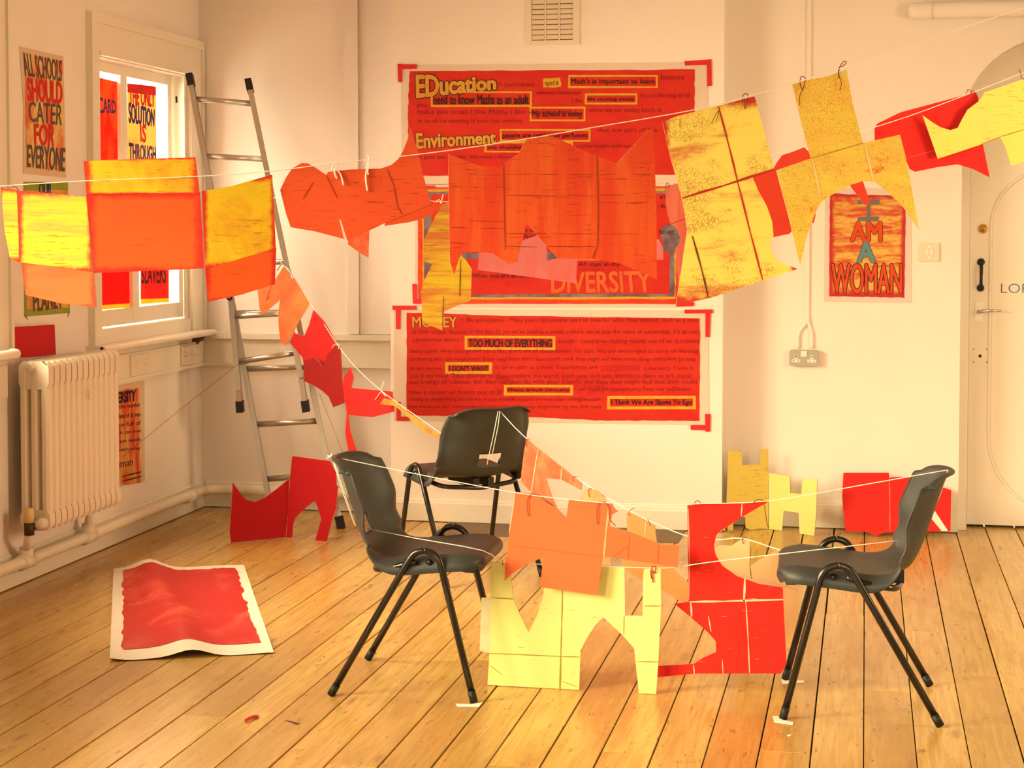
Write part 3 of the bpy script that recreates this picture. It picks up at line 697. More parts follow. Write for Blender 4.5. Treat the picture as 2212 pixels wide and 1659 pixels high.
layer(T, 'painted_ground', wavy([(230, 846), (300, 838), (304, 1042), (233, 1052)], 2, 8, 5), paint('poster_ground_c', (238, 168, 70), (234, 74, 40), .5, (14, 2.2), .1), .0005)
text(T, 'DIVERSITY', ((232, 851), (292, 843), (291, 866), (234, 873)), INK_BLACK, .003, .05)
for i, s in enumerate(('This is the number', 'it is the land of all men', 'like ace full of', 'music is can you', 'it may not decide', 'is a pathway')):
    y = 868 + 0 if i == 0 else 889 + (i - 1) * 18.5; text(T, s, ((227, y + 8), (303, y), (303, y + 10), (227, y + 18)), INK_BLACK if i else INK_DRED, .003)['kind'] = 'stuff'
text(T, 'human', ((245, 996), (286, 988), (285, 1006), (245, 1012)), INK_DRED, .003)
for y in (1024, 1034): crease(T, ((262, y + 6), (305, y - 5)), INK_BLACK, .007, .0016, 'ruled_line')
RC = upright(at_x(25, 740, WX + .030), at_x(119, 740, WX + .030))
cut('cardboard_offcut', 'plain red cardboard rectangle standing on the radiator against the wall', 'cardboard', Plane((WX + .018, 0, 0), (1, 0, 0)), [(25, 707), (118, 701), (121, 766), (60, 772), (27, 772)], paint('red_offcut', (222, 32, 30), (206, 26, 26), .4, (4, 4), .2), .004)
# posters on the window panes, thin paper with daylight behind
def glow(name, base, under, amt, sc, third=None, t_amt=.6):
    m = paint(name, base, under, amt, sc, .1, third, t_amt); t = m.node_tree; pb = t.nodes['Principled BSDF']
    tr = t.nodes.new('ShaderNodeBsdfTranslucent'); mx = t.nodes.new('ShaderNodeMixShader'); mx.inputs[0].default_value = .55
    src = pb.inputs['Base Color'].links[0].from_socket; t.links.new(src, tr.inputs[0])
    t.links.new(pb.outputs[0], mx.inputs[1]); t.links.new(tr.outputs[0], mx.inputs[2]); t.links.new(mx.outputs[0], t.nodes['Material Output'].inputs[0]); return m
UPX, LOX = WX - .091, WX - .036
T = cut('window_poster', 'red painted poster with blue lettering on the upper left window pane', 'poster', Plane((UPX, 0, 0), (1, 0, 0)), [(196, 163), (254, 177), (257, 352), (196, 352)], glow('pane_red', (240, 52, 28), (240, 96, 40), .5, (6, 3), (150, 110, 30), .62), .001, 'posters on the window panes')
text(T, 'SCARD', ((206, 208), (249, 218), (250, 244), (207, 244)), INK_BLUE, .002, .03)
T = cut('window_poster', 'orange poster reading THE ONLY SOLUTION IS THROUGH on the upper right pane', 'poster', Plane((UPX, 0, 0), (1, 0, 0)), [(275, 180), (337, 187), (338, 352), (275, 352)], glow('pane_orange', (244, 166, 84), (240, 150, 76), .4, (3, 3)), .001, 'posters on the window panes')
layer(T, 'red_top_band', wavy([(275, 180), (337, 187), (337, 206), (275, 200)], 2, 6, 8), glow('pane_redband', (232, 62, 42), (238, 100, 60), .4, (4, 4)), .0004, .0004)
for s, q, m in (('THE ONLY', ((278, 188), (334, 196), (333, 231), (279, 225)), INK_RED), ('SOLUTION', ((277, 222), (333, 238), (332, 273), (278, 264)), INK_BLUE), ('IS', ((302, 269), (315, 271), (314, 308), (303, 305)), INK_RED), ('THROUGH', ((278, 309), (336, 318), (336, 348), (278, 346)), INK_BLUE)): text(T, s, q, m, .0022, .035)
T = cut('window_poster', 'plain bright red paper on the lower left window pane', 'poster', Plane((LOX, 0, 0), (1, 0, 0)), [(203, 560), (286, 556), (284, 655), (203, 660)], glow('pane_red2', (240, 38, 26), (222, 30, 24), .5, (8, 2)), .001, 'posters on the window panes')
layer(T, 'yellow_edge', [(203, 660), (284, 655), (284, 664), (203, 670)], glow('pane_yel', (244, 176, 50), (240, 160, 40), .4, (4, 4)), .0, .0005)
T = cut('window_poster', 'red poster with dark lettering reading SLAVERS on the lower right pane', 'poster', Plane((LOX, 0, 0), (1, 0, 0)), [(304, 552), (365, 548), (365, 644), (304, 646)], glow('pane_red3', (242, 70, 36), (238, 50, 34), .5, (3, 3)), .001, 'posters on the window panes')
text(T, 'SLAVERS', ((305, 576), (358, 570), (358, 611), (305, 612)), INK_BLACK, .0022, .03)
layer(T, 'yellow_edge', [(304, 646), (365, 644), (365, 653), (304, 657)], glow('pane_yel2', (244, 176, 50), (240, 160, 40), .4, (4, 4)), .0, .0005)

# ------------------------------------------------------------------ banners on the chimney breast
M_SHEET = paint('banner_paper', (248, 214, 160), (244, 208, 152), .4, (3, 3), .2)
M_BRED = paint('banner_red', (216, 36, 22), (226, 52, 24), .5, (3, 7), .2, (200, 28, 20), .58, (3, 5))
M_BYEL = paint('highlighter_yellow', (226, 158, 30), (232, 172, 44), .5, (20, 20)); M_LETY = paint('letter_yellow', (228, 164, 52), (226, 150, 44), .5, (12, 12))
FAINT = flat('faint_pen', (150, 26, 20), .8); PEN = flat('black_pen', (58, 8, 10), .7)
WALLB = Plane((0, CY - .002, 0), (0, -1, 0))
T = cut('banner', 'red painted paper banner headed Education and Environment, topmost on the chimney breast', 'banner', WALLB, [(866, 141), (1529, 134), (1530, 396), (868, 399)], M_SHEET, .0012, 'banners on the chimney breast', M_SHEET)
layer(T, 'painted_field', wavy([(885, 154), (1500, 150), (1501, 378), (884, 380), (881, 245)], 1.6, 22, 11), M_BRED)
outlined(T, 'EDucation', ((900, 163), (1070, 167), (1071, 192), (901, 211)), M_LETY, PEN, .003, .03, .03)
outlined(T, 'Environment', ((900, 289), (1070, 285), (1071, 309), (901, 321)), M_LETY, PEN, .003, .03, .03)
layer(T, 'highlight_patch', wavy([(1172, 170), (1210, 168), (1213, 188), (1174, 190)], 2, 5, 2), M_BYEL, .0022, .0004)
text(T, 'aged 6', (1178, 174, 1207, 187), PEN, .0035)
for s, b, k in (("Math's is important to learn", (1228, 162, 1421, 190), 5), ('need to know Maths as an adult', (931, 197, 1149, 231), 6), ('like counting money', (1264, 202, 1377, 226), 7), ('My school is noisy', (1144, 231, 1265, 262), 8), ('people are cutting on perfumes', (1080, 279, 1276, 306), 9), ("we shouldnt be cutting it", (1047, 306, 1238, 330), 3)):
    frame(T, b, M_BYEL, 4, seed=k); text(T, s, (b[0] + 6, b[1] + 8, b[2] - 7, b[3] - 6), PEN, .0035, .02, jitter=.001)
for s, b in (('= (participant) - ', (1078, 177, 1164, 190)), ('because', (1428, 160, 1478, 172)), ('you', (900, 224, 922, 234)), ('I was asked someone if it would be harder than you', (1158, 196, 1254, 206)), ('it is a lot like using the till', (1384, 200, 1490, 214)),
             ('make you cross I like Maths I like working with', (902, 236, 1236, 250)), ('I like', (1236, 212, 1258, 222)), ('when we are eating lunch at', (1272, 232, 1430, 246)), ('to do all the counting of your cash working', (902, 256, 1128, 268)), ('that are part of the', (1290, 276, 1420, 288)), ('it goes into the bin. We need a home', (905, 334, 1108, 346)), ('so please be more careful and not harm', (1245, 310, 1400, 322))):
    text(T, s, b, FAINT, .003, jitter=.001)
T = cut('banner', 'middle red banner with grey and orange borders and large orange word DIVERSITY', 'banner', WALLB, [(898, 398), (1470, 396), (1474, 664), (896, 664)], M_SHEET, .0012, 'banners on the chimney breast', M_SHEET)
for i, (q, m) in enumerate((([(903, 404), (1465, 402), (1467, 657), (903, 656)], paint('border_redorange', (236, 84, 34), (230, 60, 28), .5, (3, 10))), ([(912, 409), (1459, 407), (1461, 646), (914, 647)], M_BYEL),
            ([(916, 414), (1456, 412), (1457, 641), (917, 642)], paint('border_grey', (146, 128, 112), (120, 78, 66), .5, (5, 5))), ([(932, 420), (1448, 418), (1446, 634), (934, 636)], M_BRED))):
    layer(T, 'painted_border' if i < 3 else 'painted_field', wavy(q, 1.4, 18, 20 + i), m, .001 + i * .0011, .0009)
layer(T, 'grey_brush_patch', wavy([(1000, 545), (1210, 545), (1212, 565), (1000, 558)], 2, 6, 5), MATS['border_grey'], .0055, .0005); layer(T, 'grey_brush_patch', wavy([(1428, 490), (1470, 480), (1472, 545), (1432, 545)], 2, 6, 6), MATS['border_grey'], .0055, .0005)
text(T, 'DIVERSITY', ((1192, 588), (1404, 586), (1408, 630), (1192, 632)), paint('letter_orange', (232, 98, 40), (236, 112, 48), .5, (9, 9)), .0065, .02)
for s, b in (('When you are an all the way', (1020, 590, 1180, 604)), ('All man in my', (1250, 566, 1340, 578)), ('My son', (1130, 493, 1158, 503)), ('We had', (1130, 505, 1156, 516)), ('that I want', (1424, 494, 1456, 506)), ('at the', (1426, 420, 1446, 430)), ('in a', (1428, 440, 1446, 450))): text(T, s, b, PEN, .0065, jitter=.001)
T = cut('banner', 'lowest red banner headed Money with phrases boxed in yellow', 'banner', WALLB, [(852, 667), (1530, 671), (1532, 918), (852, 908)], M_SHEET, .0012, 'banners on the chimney breast', M_SHEET)
layer(T, 'painted_field', wavy([(879, 675), (1100, 682), (1512, 688), (1511, 909), (1300, 908), (1100, 899), (878, 897)], 1.6, 14, 13), M_BRED)
outlined(T, 'MONEY', ((891, 684), (987, 684), (988, 707), (892, 707)), M_LETY, PEN, .003, .025, .02)
for s, b, k in (('TOO MUCH OF EVERYTHING', (1004, 725, 1200, 756), 2), ("I DON'T WANT", (962, 782, 1063, 808), 3), ('Money Breeds Disonesty', (1089, 831, 1238, 854), 4), ('I Think We Are Slaves To Ego', (1312, 855, 1503, 884), 5)):
    frame(T, b, M_BYEL, 6, seed=k + 20); text(T, s, (b[0] + 9, b[1] + 8, b[2] - 8, b[3] - 7), PEN, .0035, .025, jitter=.001)
for s, b in (('= (Be participant) - Many years ago people used to save for what they wanted, such as a new', (995, 686, 1508, 698)), ("of their carpet. Because in the last 25 yrs we've lived in a credit culture, we've lost the value of ownership, it's all one", (890, 711, 1508, 724)),
             ('a gratification theory I', (890, 729, 998, 740)), ('except - companies making money out of us. It creates', (1206, 731, 1510, 744)), ('being upset, when you go and see a film, there are all these adverts for cars. We are encouraged to carry on wanting', (887, 753, 1508, 765)),
             ("competing with our neighbours. If our neighbour didn't have credit card, they might not have these things otherwise (in any)", (885, 770, 1503, 782)), ('So, you are now', (885, 791, 955, 801)), ('to be in debt to a bank. Experiences are', (1068, 788, 1290, 800)), ('a memory. I own it,', (1392, 790, 1500, 802)),
             ('it is in my mind. Take children to plays, explore the world, learn new skill sets, introduce them to art, music', (885, 806, 1495, 820)), ('and a range of cultures, but they can then do with their friends, and then they might find that they could', (884, 819, 1505, 832)),
             ('have a career or hobby out of it', (884, 842, 1082, 854)), ("we don't get transparency from our politicians", (1250, 834, 1492, 848)), ('Funding for playgrounds is to a rich man, in a lot of scandal, decisions are made where building developers', (886, 858, 1302, 868)), ('not because for contracts or doing their money together to do the only', (884, 874, 1300, 884))):
    text(T, s, b, FAINT, .003, jitter=.0012)
layer(T, 'red_crossing_out', wavy([(1298, 790), (1380, 788), (1384, 800), (1300, 802)], 2, 6, 9), flat('crossing_red', (200, 24, 20)), .0024, .0004)
# red tape corners: (corner, arms)
def tape(label, strips):
    T = Thing(); T.pl = WALLB; allp = [p for s in strips for p in s]; T.o = base_of(T.pl, allp); T.o.y -= .0035
    T.ob = empty('tape_corner', T.o, label, 'tape', 'red tape corners on the chimney breast')
    for i, s in enumerate(strips):
        pts = [(T.pl.uv(x, y, T.o)) for x, y in s]; mb = MB(); mb.poly(pts, .0006, off=-.0008 - .0006 * i); mb.build('tape_strip', M_TAPE, T.ob)
tape('red tape corner at the upper left of the Education banner', [[(859, 138), (869, 138), (869, 178), (861, 178)], [(862, 139), (901, 139), (901, 149), (866, 150)]])
tape('red tape corner at the upper right of the Education banner', [[(1527, 129), (1537, 128), (1538, 186), (1528, 187)], [(1479, 132), (1536, 129), (1536, 140), (1480, 142)]])
tape('short red tape piece between the top and middle banners on the left', [[(905, 401), (940, 401), (940, 409), (905, 410)], [(905, 401), (913, 401), (913, 414), (905, 414)]])
tape('red tape corner at the lower left of the DIVERSITY banner', [[(891, 613), (901, 613), (901, 655), (892, 655)], [(893, 645), (930, 645), (930, 655), (893, 656)]])
tape('red tape corner at the lower right of the DIVERSITY banner', [[(1459, 618), (1469, 618), (1470, 661), (1460, 661)], [(1461, 652), (1499, 652), (1499, 661), (1461, 662)]])
tape('red tape corner at the upper left of the Money banner', [[(855, 660), (866, 660), (865, 711), (856, 711)], [(848, 660), (900, 660), (900, 669), (848, 669)]])
tape('red tape corner at the upper right of the Money banner', [[(1524, 668), (1535, 668), (1533, 728), (1524, 728)], [(1479, 669), (1540, 668), (1540, 676), (1479, 677)]])
tape('red tape corner at the lower left of the Money banner', [[(857, 868), (866, 868), (866, 906), (857, 906)], [(857, 899), (886, 900), (886, 909), (857, 909)]])
tape('red tape corner at the lower right of the Money banner', [[(1523, 894), (1535, 894), (1534, 932), (1524, 932)], [(1492, 918), (1534, 918), (1534, 929), (1492, 928)]])
# woman poster in the alcove
T = cut('poster', 'red and yellow poster reading I AM A WOMAN on the alcove wall', 'poster', Plane((0, BY - .002, 0), (0, -1, 0)), [(1783, 404), (1968, 409), (1969, 655), (1780, 652)], paint('poster_backing', (248, 216, 168), (244, 208, 156), .4, (3, 3), .2), .0012)
layer(T, 'painted_field', wavy([(1793, 418), (1957, 424), (1953, 643), (1791, 640)], 1.2, 16, 15), paint('woman_field', (226, 82, 46), (244, 190, 72), .5, (5, 22), .12, (214, 54, 40), .56, (4, 9), border=(212, 50, 44), bw=.09))
LO, LT = paint('letter_redorange', (236, 86, 32), (230, 72, 30), .5, (8, 8)), flat('letter_teal', (112, 146, 126), .8); LG = flat('letter_greyteal', (128, 118, 92), .8)
mb = MB(); mb.poly([T.pl.uv(x, y, T.o) for x, y in ((1853, 431), (1900, 431), (1899, 441), (1880, 441), (1880, 468), (1899, 468), (1897, 478), (1853, 477), (1853, 469), (1872, 468), (1872, 441), (1853, 441))], .0006, off=-.0034)
mb.build('lettering', LG, T.ob)
for s, b, m, w in (('AM', (1838, 480, 1904, 521), LO, .035), ('A', (1853, 523, 1889, 565), LT, .04), ('WOMAN', (1797, 570, 1948, 634), LO, .012)): outlined(T, s, b, m, PEN, .003, .016, w)

# ------------------------------------------------------------------ ladder
Ltop, Rtop = at_y(410, 165, 8.30), at_y(537, 178, 8.50)
Lbot, Rbot = on_floor(590, 1128), on_floor(737, 1139)
ldr = empty('ladder', ((Lbot + Rbot) / 2), 'tall aluminium combination ladder leaning in the room corner', 'ladder'); o = Vector(ldr.location)
rung_dir = ((Rtop - Ltop).normalized() + (Rbot - Lbot).normalized()).normalized()
def stile(a, b, name='stile', w=.026, h=.062, m=None):
    mb = MB(); d = (b - a).normalized(); s = (rung_dir - d * rung_dir.dot(d)).normalized(); q = d.cross(s)
    a, b = a - o, b - o
    mb.bar(a + q * (h / 2 - .004), b + q * (h / 2 - .004), w, .008, s); mb.bar(a - q * (h / 2 - .004), b - q * (h / 2 - .004), w, .008, s); mb.bar(a + s * 0, b + s * 0, .006, h - .01, s)
    return mb.build(name, m or M_ALU, ldr)
def cap(a, b, L=.05, w=.034, h=.070, off=0.0, name='end_cap'):
    mb = MB(); d = (b - a).normalized(); mb.bar(a - o - d * .012, a - o + d * L, w, h, rung_dir); 
    return mb.build(name, M_BLACKRUB, ldr)
def lerp(a, b, t): return a + (b - a) * t
stile(Ltop, Lbot); stile(Rtop, Rbot); cap(Ltop, Lbot); cap(Rtop, Rbot); cap(Lbot, Ltop, .055, .042, .085, name='foot'); cap(Rbot, Rtop, .055, .042, .085, name='foot')
def rung(ta, tb, A0, A1, B0, B1, rr=.0155, name='rung'):
    a, b = lerp(A0, A1, ta) - o, lerp(B0, B1, tb) - o; mb = MB(); mb.tube([a, b], rr, 12); return mb.build(name, M_ALU, ldr, True)
def frac(y, A, B):                                      # where along the stile the picture row y falls
    lo, hi = 0.0, 1.0
    for _ in range(30):
        m = (lo + hi) / 2; p = lerp(A, B, m) - EY; yy = Y0 - F * p.dot(UP) / p.dot(FW)
        if yy < y: lo = m
        else: hi = m
    return lo
for yl, yr in ((214, 224), (337, 344), (452, 455), (566, 566), (677, 674), (797, 792), (917, 909), (1035, 1024)): rung(frac(yl, Ltop, Lbot), frac(yr, Rtop, Rbot), Ltop, Lbot, Rtop, Rbot)
# second section, folded down in front of the first
towards = -FH * .075
A0, A1 = lerp(Ltop, Lbot, frac(640, Ltop, Lbot)) + towards + rung_dir * .012, lerp(Ltop, Lbot, frac(840, Ltop, Lbot)) + towards + rung_dir * -.035
B0, B1 = lerp(Rtop, Rbot, frac(640, Rtop, Rbot)) + towards - rung_dir * .03, lerp(Rtop, Rbot, frac(815, Rtop, Rbot)) + towards - rung_dir * .035
A2 = at_z(519, 885, (A1 - EY).dot(FH)); B2 = at_z(661, 884, (B1 - EY).dot(FH))
stile(A0, A1, 'folding_stile'); stile(B0, B1, 'folding_stile'); stile(A1, A2, 'splayed_leg'); stile(B1, B2, 'splayed_leg')
cap(A2, A1, .045, .036, .072, name='foot'); cap(B2, B1, .045, .036, .072, name='foot')
for y, dy in ((692, -2), (812, -5)): rung(frac(y, A0, A2), frac(y + dy, B0, B2), A0, A1, B0, B1)
for q in (A0, lerp(Ltop, Lbot, frac(640, Ltop, Lbot))):
    mb = MB(); c = q - o - FH * .035; mb.tube([c, c - FH * .014], .016, 12); h = mb.build('hinge_bolt', M_BLACKRUB, ldr, True)
    mb = MB(); mb.tube([c - FH * .013, c - FH * .018], .009, 6); mb.build('bolt_head', M_CHROME, h)

# ------------------------------------------------------------------ moulded chairs
PROF = curve([(.238, 0, .408), (.249, 0, .428), (.240, 0, .446), (.19, 0, .455), (.08, 0, .446), (-.03, 0, .433), (-.10, 0, .430), (-.150, 0, .446), (-.184, 0, .50), (-.210, 0, .57), (-.236, 0, .65), (-.257, 0, .712), (-.270, 0, .738), (-.286, 0, .738)], 5)
def shell_mesh():
    rows = len(PROF); cols = 25; vs = []
    sm = lambda a, b, x: (lambda t: t * t * (3 - 2 * t))(max(0, min(1, (x - a) / (b - a))))
    for i, p in enumerate(PROF):
        t = (PROF[min(i + 1, rows - 1)] - PROF[max(i - 1, 0)]).normalized(); nx, nz = t.z, -t.x
        bk = sm(.45, .60, p.z) if p.x < -.05 else 0.0                      # 0 on the seat, 1 on the back
        hip = math.exp(-((p.x + .165) / .075) ** 2) * (1 - .6 * bk) if p.x < .1 else 0.0
        hw = .224 - .012 * bk - (.030 * sm(.62, .75, p.z) if p.x < 0 else 0)
        if p.x > .15: hw -= .034 * ((p.x - .15) / .095) ** 2
        top = sm(.69, .742, p.z) if p.x < 0 else 0
        nx, nz = nx + (.96 - nx) * bk, nz + (.18 - nz) * bk
        for j in range(cols):
            u = -1 + 2 * j / (cols - 1); a = abs(u)
            conc = (.006 + (.066) * hip + .078 * bk) * a ** 2.2; lip = max(0, (a - .82) / .18) ** 2 * (.034 * (1 - bk) * (1 - hip) + .014)
            if p.x > .2: conc *= .4
            drop = top * .045 * a ** 4                                          # rounded shoulders
            vs.append((p.x + nx * (conc - lip), hw * u, p.z + nz * (conc - lip) - drop))
    fs = []
    for i in range(rows - 1):
        for j in range(cols - 1):
            u = abs(-1 + 2 * (j + .5) / (cols - 1)); z = (PROF[i].z + PROF[i + 1].z) / 2
            if PROF[i].x < -.12 and .483 < z < .535 and u < .29: continue       # hand grip slot
            fs.append((i * cols + j, (i + 1) * cols + j, (i + 1) * cols + j + 1, i * cols + j + 1))
    return mesh('seat_shell', vs, fs, M_SHELL, smooth=True)
SHELL = shell_mesh()
def leg_path(s, front):
    ap = Vector((.070, s * .222, .478)); e = 1 if front else -1
    foot = Vector((e * .230, s * .230, .012))
    k = Vector((.070 + e * .052, s * .223, .440)); m = Vector((.070 + e * .030, s * .222, .468))
    return curve([ap, m, k, lerp(k, foot, .12)], 4) + [foot]
LEGM = {}
def make_chair(label, x, y, rz):
    ch = empty('plastic_chair', (x, y, 0), label, 'chair', 'charcoal plastic chairs roped together', rz)
    so = link('seat_shell', SHELL, ch); sd = so.modifiers.new('thickness', 'SOLIDIFY'); sd.thickness = .005; sd.offset = -1
    for s in (1, -1):
        for fr in (True, False):
            if (s, fr) not in LEGM:
                mb = MB(); mb.tube(leg_path(s, fr), .0112, 12); a = mesh('leg', mb.v, mb.f, M_TUBE, smooth=True)
                p = leg_path(s, fr); d = (p[-1] - p[-2]).normalized(); mb = MB(); mb.tube([p[-1] - d * .028, p[-1] + d * .010], .0128, 12); LEGM[s, fr] = (a, mesh('foot_tip', mb.v, mb.f, M_TIP, smooth=True))
            lo = link('leg', LEGM[s, fr][0], ch); link('foot_tip', LEGM[s, fr][1], lo)
    if 'x' not in LEGM:
        mb = MB(); mb.tube(curve([(.045, .216, .440), (-.03, .205, .418), (-.095, .172, .402), (-.118, .08, .394), (-.122, 0, .388), (-.118, -.08, .394), (-.095, -.172, .402), (-.03, -.205, .418), (.045, -.216, .440)], 4), .010, 10)
        LEGM['x'] = mesh('cross_tube', mb.v, mb.f, M_TUBE, smooth=True)
        mb = MB(); mb.tube([(.085, .218, .440), (.080, .12, .420), (.078, 0, .418), (.080, -.12, .420), (.085, -.218, .440)], .010, 10); LEGM['y'] = mesh('seat_rail', mb.v, mb.f, M_TUBE, smooth=True)
        mb = MB(); mb.box((-.135, -.05, .392), (.10, -.02, .432)); mb.box((-.135, .02, .392), (.10, .05, .432)); LEGM['z'] = mesh('mounting_rib', mb.v, mb.f, M_TIP)
    link('cross_tube', LEGM['x'], ch); link('seat_rail', LEGM['y'], ch); link('mounting_rib', LEGM['z'], ch)
    return ch
make_chair('charcoal plastic chair at the left facing right beside the yellow cutout', -1.437, 5.432, .03)
make_chair('charcoal plastic chair on the right facing left with its feet on white tape', -.010, 5.462, pi + .03)
make_chair('rear charcoal plastic chair showing its back in front of the Money banner', -1.676, 7.19, radians(131.6))

# ------------------------------------------------------------------ painted cardboard cutouts
def clampz(pl, o, pts): return pts
_bm = board_mesh
def board_mesh(name, pl, o, px, mat, t=.004, edge=None):
    pts = [pl.uv(x, y, o) for x, y in px]
    if pl.v.z > .3: lim = (.0015 - o.z) / pl.v.z; pts = [(u, max(v, lim)) for u, v in pts]
    mb = MB(); k = mb.poly(pts, t); return mesh(name, mb.v, mb.f, [mat, edge or M_CARD], [0] * k + [1] * (len(mb.f) - k))
GR = 'cardboard cutouts on the front line'; G2 = 'cardboard cutouts on the rear line'; G3 = 'cardboard cutouts between the chairs'; G4 = 'cutouts on the line from the ladder'
z1 = lambda px: 4.85 + .40 * px / 2212
def front(a, b, d=.012): return hang(a, z1(a) + d, b, z1(b) + d)
DKRED = flat('rubbed_red_crease', (206, 44, 24)); DKBR = flat('dark_crease', (120, 60, 20)); PALE = flat('torn_pale_crease', (246, 200, 130)); DKOR = flat('dark_orange_crease', (176, 58, 20)); OLV = flat('olive_crease', (176, 148, 50))
# unfolded box: seven panels
Y_A = paint('box_yellow', (244, 192, 24), (234, 160, 24), .42, (5, 4), .1, (228, 120, 20), .62, (9, 14), border=(222, 56, 20), bw=.10, ink=(170, 96, 10))
Y_L = paint('box_light_yellow', (248, 198, 40), (248, 168, 60), .44, (2, 24), .1, (228, 140, 34), .62, (9, 30), border=(226, 60, 22), bw=.10, ink=(190, 120, 20))
O_A = paint('box_orange', (238, 88, 20), (234, 82, 20), .4, (3, 3), .2, (222, 62, 18), .60, (5, 22), border=(216, 40, 20), bw=.11)
O_L = paint('box_pale_orange', (240, 112, 46), (236, 98, 38), .4, (2, 14), .15, (232, 80, 32), .60, (4, 40), border=(228, 70, 30), bw=.10)
T = folded('unfolded_box', 'unfolded cardboard box painted yellow and orange at the far left of the front line', 'cardboard', at_z(300, 660, z1(300) + .012), GR)
zc = z1(310) + .012; Pc = hang(190, zc, 436, zc + .01); Pl = hang(20, zc + .02, 195, zc); Pr = hang(438, zc + .01, 596, zc + .045)
panel(T, 'flap', Pl, [(2, 405), (36, 411), (43, 567), (37, 565), (21, 556), (10, 500)], Y_L); panel(T, 'panel', Pl, [(37, 411), (186, 425), (202, 588), (44, 567)], Y_L); panel(T, 'flap', Pl, [(45, 566), (203, 587), (208, 664), (130, 655), (55, 637)], O_L)
panel(T, 'flap', Pc, [(180, 348), (300, 343), (422, 340), (431, 416), (187, 421)], Y_A); panel(T, 'panel', Pc, [(186, 420), (432, 415), (441, 580), (204, 590)], O_A)
panel(T, 'panel', Pr, [(436, 413), (500, 402), (588, 377), (596, 536), (443, 582)], Y_A); panel(T, 'flap', Pr, [(443, 581), (597, 535), (594, 614), (520, 637), (449, 652)], O_A)
tie(T, [(22, 405), (34, 404), (45, 425), (51, 437), (44, 434), (37, 412), (33, 447)], pl=Pl); tie(T, [(560, 404), (566, 385), (575, 388), (573, 410), (578, 384), (577, 406)], pl=Pr)
# orange whale shape
Or1 = paint('whale_orange', (248, 90, 36), (244, 80, 32), .4, (3, 3), .2, (212, 58, 20), .62, (30, 10), ink=(176, 56, 20))
T = cut('cardboard_cutout', 'orange cutout with rounded head and tall horn hung with white plastic ties', 'cardboard', front(605, 935), [(605, 410), (618, 383), (631, 364), (651, 352), (666, 353), (681, 362), (705, 378), (709, 371), (757, 366), (823, 364), (846, 356), (861, 343), (871, 325), (880, 302), (887, 277), (902, 324), (914, 378), (932, 441), (880, 462), (829, 483), (798, 498), (753, 521), (750, 519), (736, 475), (733, 474), (742, 513), (746, 517), (681, 500), (628, 491), (618, 462)], Or1, group=GR)
layer(T, 'hanging_flap', [(753, 521), (798, 498), (796, 557), (775, 545), (751, 527)], paint('speckled_orange', (248, 120, 70), (238, 88, 40), .5, (14, 14), .15), -.003, .003); layer(T, 'folded_flap', [(831, 484), (838, 474), (871, 461), (931, 437), (955, 444), (948, 452), (922, 470), (884, 480), (831, 488)], paint('flap_orange', (240, 82, 32), (232, 72, 28), .4, (4, 4)), -.004, .003)
crease(T, [(705, 380), (728, 428)], DKOR, .0022); crease(T, [(836, 366), (850, 400), (858, 445), (868, 463)], DKOR, .0028); crease(T, [(654, 430), (676, 394)], DKOR, .002)
M_WTIE = flat('white_plastic_tie', (.9, .84, .72, 1), .4, raw=True)
tie(T, [(716, 368), (724, 350), (727, 364), (722, 372), (728, 386), (722, 366), (735, 375), (742, 400)], M_WTIE, .0022); tie(T, [(794, 412), (790, 388), (792, 365), (797, 346), (795, 333), (798, 352), (794, 370), (796, 377)], M_WTIE, .0024)
# big orange spread
Or2 = paint('spread_orange', (250, 100, 34), (240, 68, 28), .50, (9, 1.2), .14, (206, 54, 22), .60, (5, 70), border=None, ink=(186, 56, 24))
T = cut('cardboard_cutout', 'large jagged orange cutout with vertical brush strokes in front of the banners', 'cardboard', front(969, 1419), [(969, 332), (981, 337), (1003, 346), (1037, 358), (1083, 361), (1092, 351), (1120, 332), (1135, 305), (1151, 298), (1175, 292), (1203, 298), (1249, 320), (1289, 337), (1332, 354), (1341, 343), (1366, 317), (1400, 281), (1410, 277), (1415, 357), (1418, 464), (1419, 603), (1372, 583), (1335, 567), (1280, 560), (1206, 558), (1170, 520), (1138, 481), (1128, 520), (1117, 566), (1098, 570), (1064, 547), (1034, 544), (1000, 544), (992, 557), (981, 594), (972, 566), (969, 434)], Or2, group=GR)
crease(T, [(1087, 352), (1089, 440), (1091, 540)], DKOR, .003); crease(T, [(1289, 338), (1292, 440), (1291, 530), (1280, 558)], DKOR, .004)
for y, spans in ((377, ((1092, 1150), (1165, 1205), (1230, 1270), (1296, 1330), (1370, 1408))), (422, ((1094, 1205), (1215, 1285), (1296, 1345))), (438, ((1296, 1340), (1352, 1400))), (505, ((1094, 1180), (1192, 1284), (1300, 1372))), (533, ((1094, 1160), (1180, 1284))),
                 (404, ((972, 1000), (1014, 1032), (1072, 1088))), (477, ((1014, 1086),)), (492, ((972, 1006), (1036, 1088))), (524, ((974, 1004),)), (535, ((974, 998),))):
    for a, b in spans: crease(T, [(a, y + random.uniform(-1, 1)), (b, y + random.uniform(-2, 2))], DKOR, random.choice((.0015, .0025)), name='brush_mark')
